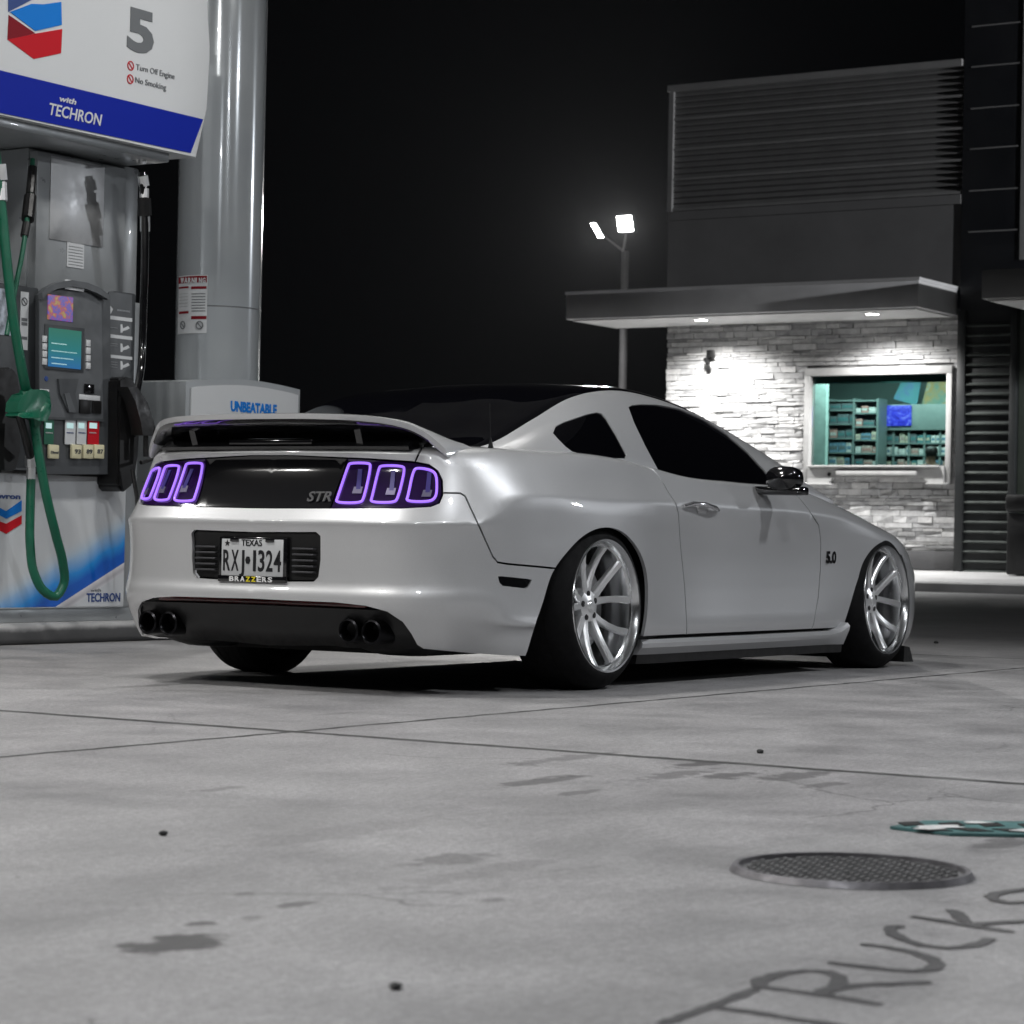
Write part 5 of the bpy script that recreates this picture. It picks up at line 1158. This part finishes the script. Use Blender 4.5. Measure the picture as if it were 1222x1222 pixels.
# counter clerk: one continuous figure standing behind the window
SK = M('skin', (.28, .16, .11), .5); CLO = varied('dark_shirt', (.02, .03, .05), .8, scale=8); HAIR = M('dark_hair', (.008, .006, .006), .5)
hc = rp(1111, 543, XW+1.0); fz = .6
me = bpy.data.meshes.new('person'); H = hc.z+.12-fz; k = H/1.75
V = [(0, 0, .95), (0, 0, 1.15), (0, 0, 1.36), (0, 0, 1.47), (.01, 0, 1.56), (.015, 0, 1.66), (0, .18, 1.40), (.04, .25, 1.14), (-.16, .20, 1.03), (0, -.18, 1.40), (.04, -.25, 1.14), (-.16, -.20, 1.03), (0, .10, .92), (0, .11, .50), (.01, .11, .08), (-.12, .12, .03), (0, -.10, .92), (0, -.11, .50), (.01, -.11, .08), (-.12, -.12, .03)]
Ed = [(0, 1), (1, 2), (2, 3), (3, 4), (4, 5), (2, 6), (6, 7), (7, 8), (2, 9), (9, 10), (10, 11), (0, 12), (12, 13), (13, 14), (14, 15), (0, 16), (16, 17), (17, 18), (18, 19)]
Rd = [.15, .14, .15, .06, .085, .095, .065, .05, .035, .065, .05, .035, .09, .065, .045, .045, .09, .065, .045, .045]
me.from_pydata([(x*k, y*k, z*k) for x, y, z in V], Ed, []); po = bpy.data.objects.new('person', me); COL.objects.link(po); po.location = (hc.x, hc.y, fz)
md = po.modifiers.new('skin', 'SKIN'); 
for i, v in enumerate(me.skin_vertices[0].data): v.radius = (Rd[i]*k*.9, Rd[i]*k)
me.skin_vertices[0].data[0].use_root = True; md2 = po.modifiers.new('sub', 'SUBSURF'); md2.levels = 2; md2.render_levels = 2
dg = bpy.context.evaluated_depsgraph_get(); nm_ = bpy.data.meshes.new_from_object(po.evaluated_get(dg)); po.modifiers.clear(); po.data = nm_; nm_.materials.clear(); nm_.materials.append(SK); nm_.materials.append(CLO)
for f in nm_.polygons: f.material_index = 0 if f.center.z > 1.45*k or (f.center.x < -.13*k and f.center.z > .9*k) else 1; f.use_smooth = True
tag(po, 'person with short dark hair in a dark shirt standing behind the service window', 'person')
m = MB(); m.loft([[(hc.x+.02*k+rx*math.cos(q_), hc.y+ry*math.sin(q_), fz+z_*k) for q_ in [2*math.pi*j/14 for j in range(14)]] for z_, rx, ry in ((1.60, .098*k, .100*k), (1.66, .112*k, .112*k), (1.72, .105*k, .108*k), (1.76, .075*k, .08*k), (1.78, .02*k, .02*k))]); ho = m.build('hair', HAIR, po, angle=80)
# dark slatted pier and tower
pr_ = MB(); pr_.box((XW-.06, 7.93, .20), (XW+.4, YR, 4.25)); 
pier = pr_.build('pier', DARK, bld, smooth=False)
SLM = varied('slat_metal', (.085, .095, .09), .4, .5, scale=3, amt=.12)
m = MB()
for k in range(26):
    z = .27+k*.15; m.prism([(XW-.063, 8.03, z+.035), (XW-.115, 8.03, z+.004), (XW-.115, 8.03, z-.008), (XW-.063, 8.03, z-.02)], (0, .72, 0))
m.build('pier_slats', SLM, pier, smooth=False)
m = MB(); m.box((XW-.13, 8.75, .20), (XW-.061, YR, 4.25), .004); m.box((XW-.13, 7.93, .20), (XW-.061, 8.03, 4.25), .004); m.build('pier_frame', DARK, pier)
m = MB(); m.box((XW-.05, 2.0, 4.25), (XW+5, YR-.001, 13.0)); tw = m.build('tower', varied('tower_cladding', (.012, .013, .016), .45, scale=.6, amt=.2), bld, smooth=False)
m = MB()
for z in (5.45, 6.08, 6.72, 7.34, 7.98, 8.6, 9.2): m.box((XW-.062, 7.98, z), (XW-.051, 8.76, z+.018))
m.box((XW-.07, 7.85, 5.0), (XW-.051, 7.93, 9.4)); m.build('panel_joints', LOU, tw, smooth=False)
# right hand canopy and wall
m = MB(); m.box((25.5, 0.5, 4.22), (XW-.051, 7.75, 4.64), .006); c2 = m.build('side_canopy', varied('fascia_light', (.30, .30, .30), .45, scale=1.5, amt=.08), bld)
m = MB(); m.box((25.58, .6, 4.19), (XW-.06, 7.66, 4.218)); m.build('soffit', SOF, c2, smooth=False)
m = MB(); m.box((XW-.02, 1.0, .2), (XW+.3, 7.92, 4.22)); m.build('side_wall', varied('side_wall_green', (.05, .062, .05), .6, scale=2), bld, smooth=False)
l = bpy.data.lights.new('side_lamp', 'SPOT'); l.energy = 60; l.spot_size = R(140); l.shadow_soft_size = .08; o = bpy.data.objects.new('side_lamp', l); COL.objects.link(o); o.parent = c2; o.location = Vector((26.4, 6.2, 4.12))-parent_loc(c2)
m = MB(); m.lathe([(.001, 0), (.09, 0)], (26.4, 6.2, 4.185), (0, 0, -1), 20); m.build('downlight', DL, c2, smooth=False)
# litter bin
BINM = varied('bin_black', (.012, .012, .013), .5, scale=5); bc = rp(1226, 690, 26.6); bt = thing('litter_bin', 'tall black litter bin against the wall right of the slatted pier', 'bin', (26.6, bc.y, .24))
m = MB(); m.box((26.35, bc.y-.32, .245), (26.85, bc.y+.24, 1.15), .03); m.build('body', BINM, bt); m = MB(); m.box((26.32, bc.y-.35, 1.17), (26.88, bc.y+.27, 1.42), .05); m.build('lid', BINM, bt)
# ---------------------------------------------------------------- lamp poles
PO = varied('pole_grey', (.12, .12, .125), .5, .4, scale=2)
HEADG = M('lamp_head_glow', (1, 1, 1), .4, emis=(1, .99, .97), es=60)
pb = at(743, 460, 0, 45); pole = thing('lamp_pole', 'slim grey lamp pole with two bright square heads beyond the store canopy', 'lamp pole', (45, pb.y, .29))
ztop = at(743, 300, 0, 45).z
m = MB(); m.tube([(45, pb.y, .29), (45, pb.y, ztop)], .10, 12); m.build('post', PO, pole)
for (px_, py_, hw, hh, dpt) in ((746, 268, .20, .19, 0), (712.5, 276, .07, .21, 0)):
    c = at(px_, py_, 0, 44.4); tn = Vector((0, 1, 0)); m = MB()
    sl_ = Vector((0, .65 if px_ < 730 else .18, 1)).normalized()
    m.obox(c+Vector((.05, 0, .02)), tn*(hw+.03), sl_*(hh+.03), Vector((.05, 0, 0)), .01); m.tube([c+Vector((.1, 0, 0)), (44.9, pb.y, ztop)], .03, 8); h = m.build('lamp_head', PO, pole)
    m = MB(); m.obox(c+Vector((-.006, 0, .02)), tn*hw, sl_*hh, Vector((.005, 0, 0))); m.build('lamp_glass', HEADG, h, smooth=False)
# added unseen pole off to the right, to light pumps, car side and store
p2 = thing('lamp_pole', 'added unseen grey lamp pole to the right that lights the pumps, car and store', 'lamp pole', (22, -15.7, 0))
m = MB(); m.tube([(22.2, -15.7, 0), (22.2, -15.7, 6.6)], .10, 12); m.build('post', PO, p2)
m = MB(); m.obox((21.9, -15.5, 6.5), (.06, -.04, 0), (.26, .36, 0), (0, 0, .22), .01); h = m.build('lamp_head', PO, p2)
lamp('pole_lamp', (21.7, -15.35, 6.3), .5, 300, p2, target=(0, 2, 1.5), col=(.92, .95, 1))  # added lamp, placed to put highlights on the pump plate and car
m = MB(); m.obox((22.4, -15.4, 6.5), (.04, -.06, 0), (.36, .26, 0), (0, 0, .22), .01); m.build('lamp_head', PO, p2)
l = bpy.data.lights.new('added_pole_spot', 'SPOT'); l.energy = 20000; l.spot_size = R(52); l.spot_blend = .6; l.shadow_soft_size = .2; l.color = (.97, .98, 1)  # added spot to brighten the upper store wall
o = bpy.data.objects.new('added_pole_spot', l); COL.objects.link(o); o.parent = p2; o.location = Vector((22.5, -15.1, 6.5))-p2.location; o.rotation_euler = (Vector((28, 11, 7.5))-Vector((22.5, -15.1, 6.5))).to_track_quat('-Z', 'Y').to_euler()
# faint haze added round the whole place for a glow about the lamps
HZ = bpy.data.materials.new('haze'); HZ.use_nodes = True; h_ = HZ.node_tree; h_.nodes.remove(h_.nodes['Principled BSDF']); pv = h_.nodes.new('ShaderNodeVolumePrincipled'); pv.inputs['Density'].default_value = .00004; pv.inputs['Color'].default_value = (.8, .82, .85, 1); pv.inputs['Anisotropy'].default_value = .6
h_.links.new(pv.outputs[0], h_.nodes['Material Output'].inputs['Volume'])
m = MB(); m.box((-75, -75, -1.0), (145, 125, 14)); kind(m.build('haze', HZ, smooth=False), 'stuff')
for px_, py_, e_ in ((746, 268, 3800), (712.5, 276, 1600)):
    c = at(px_, py_, 0, 44.2); lamp('pole_lamp', tuple(c), .4, e_, pole, target=(20, c.y-8, 0))
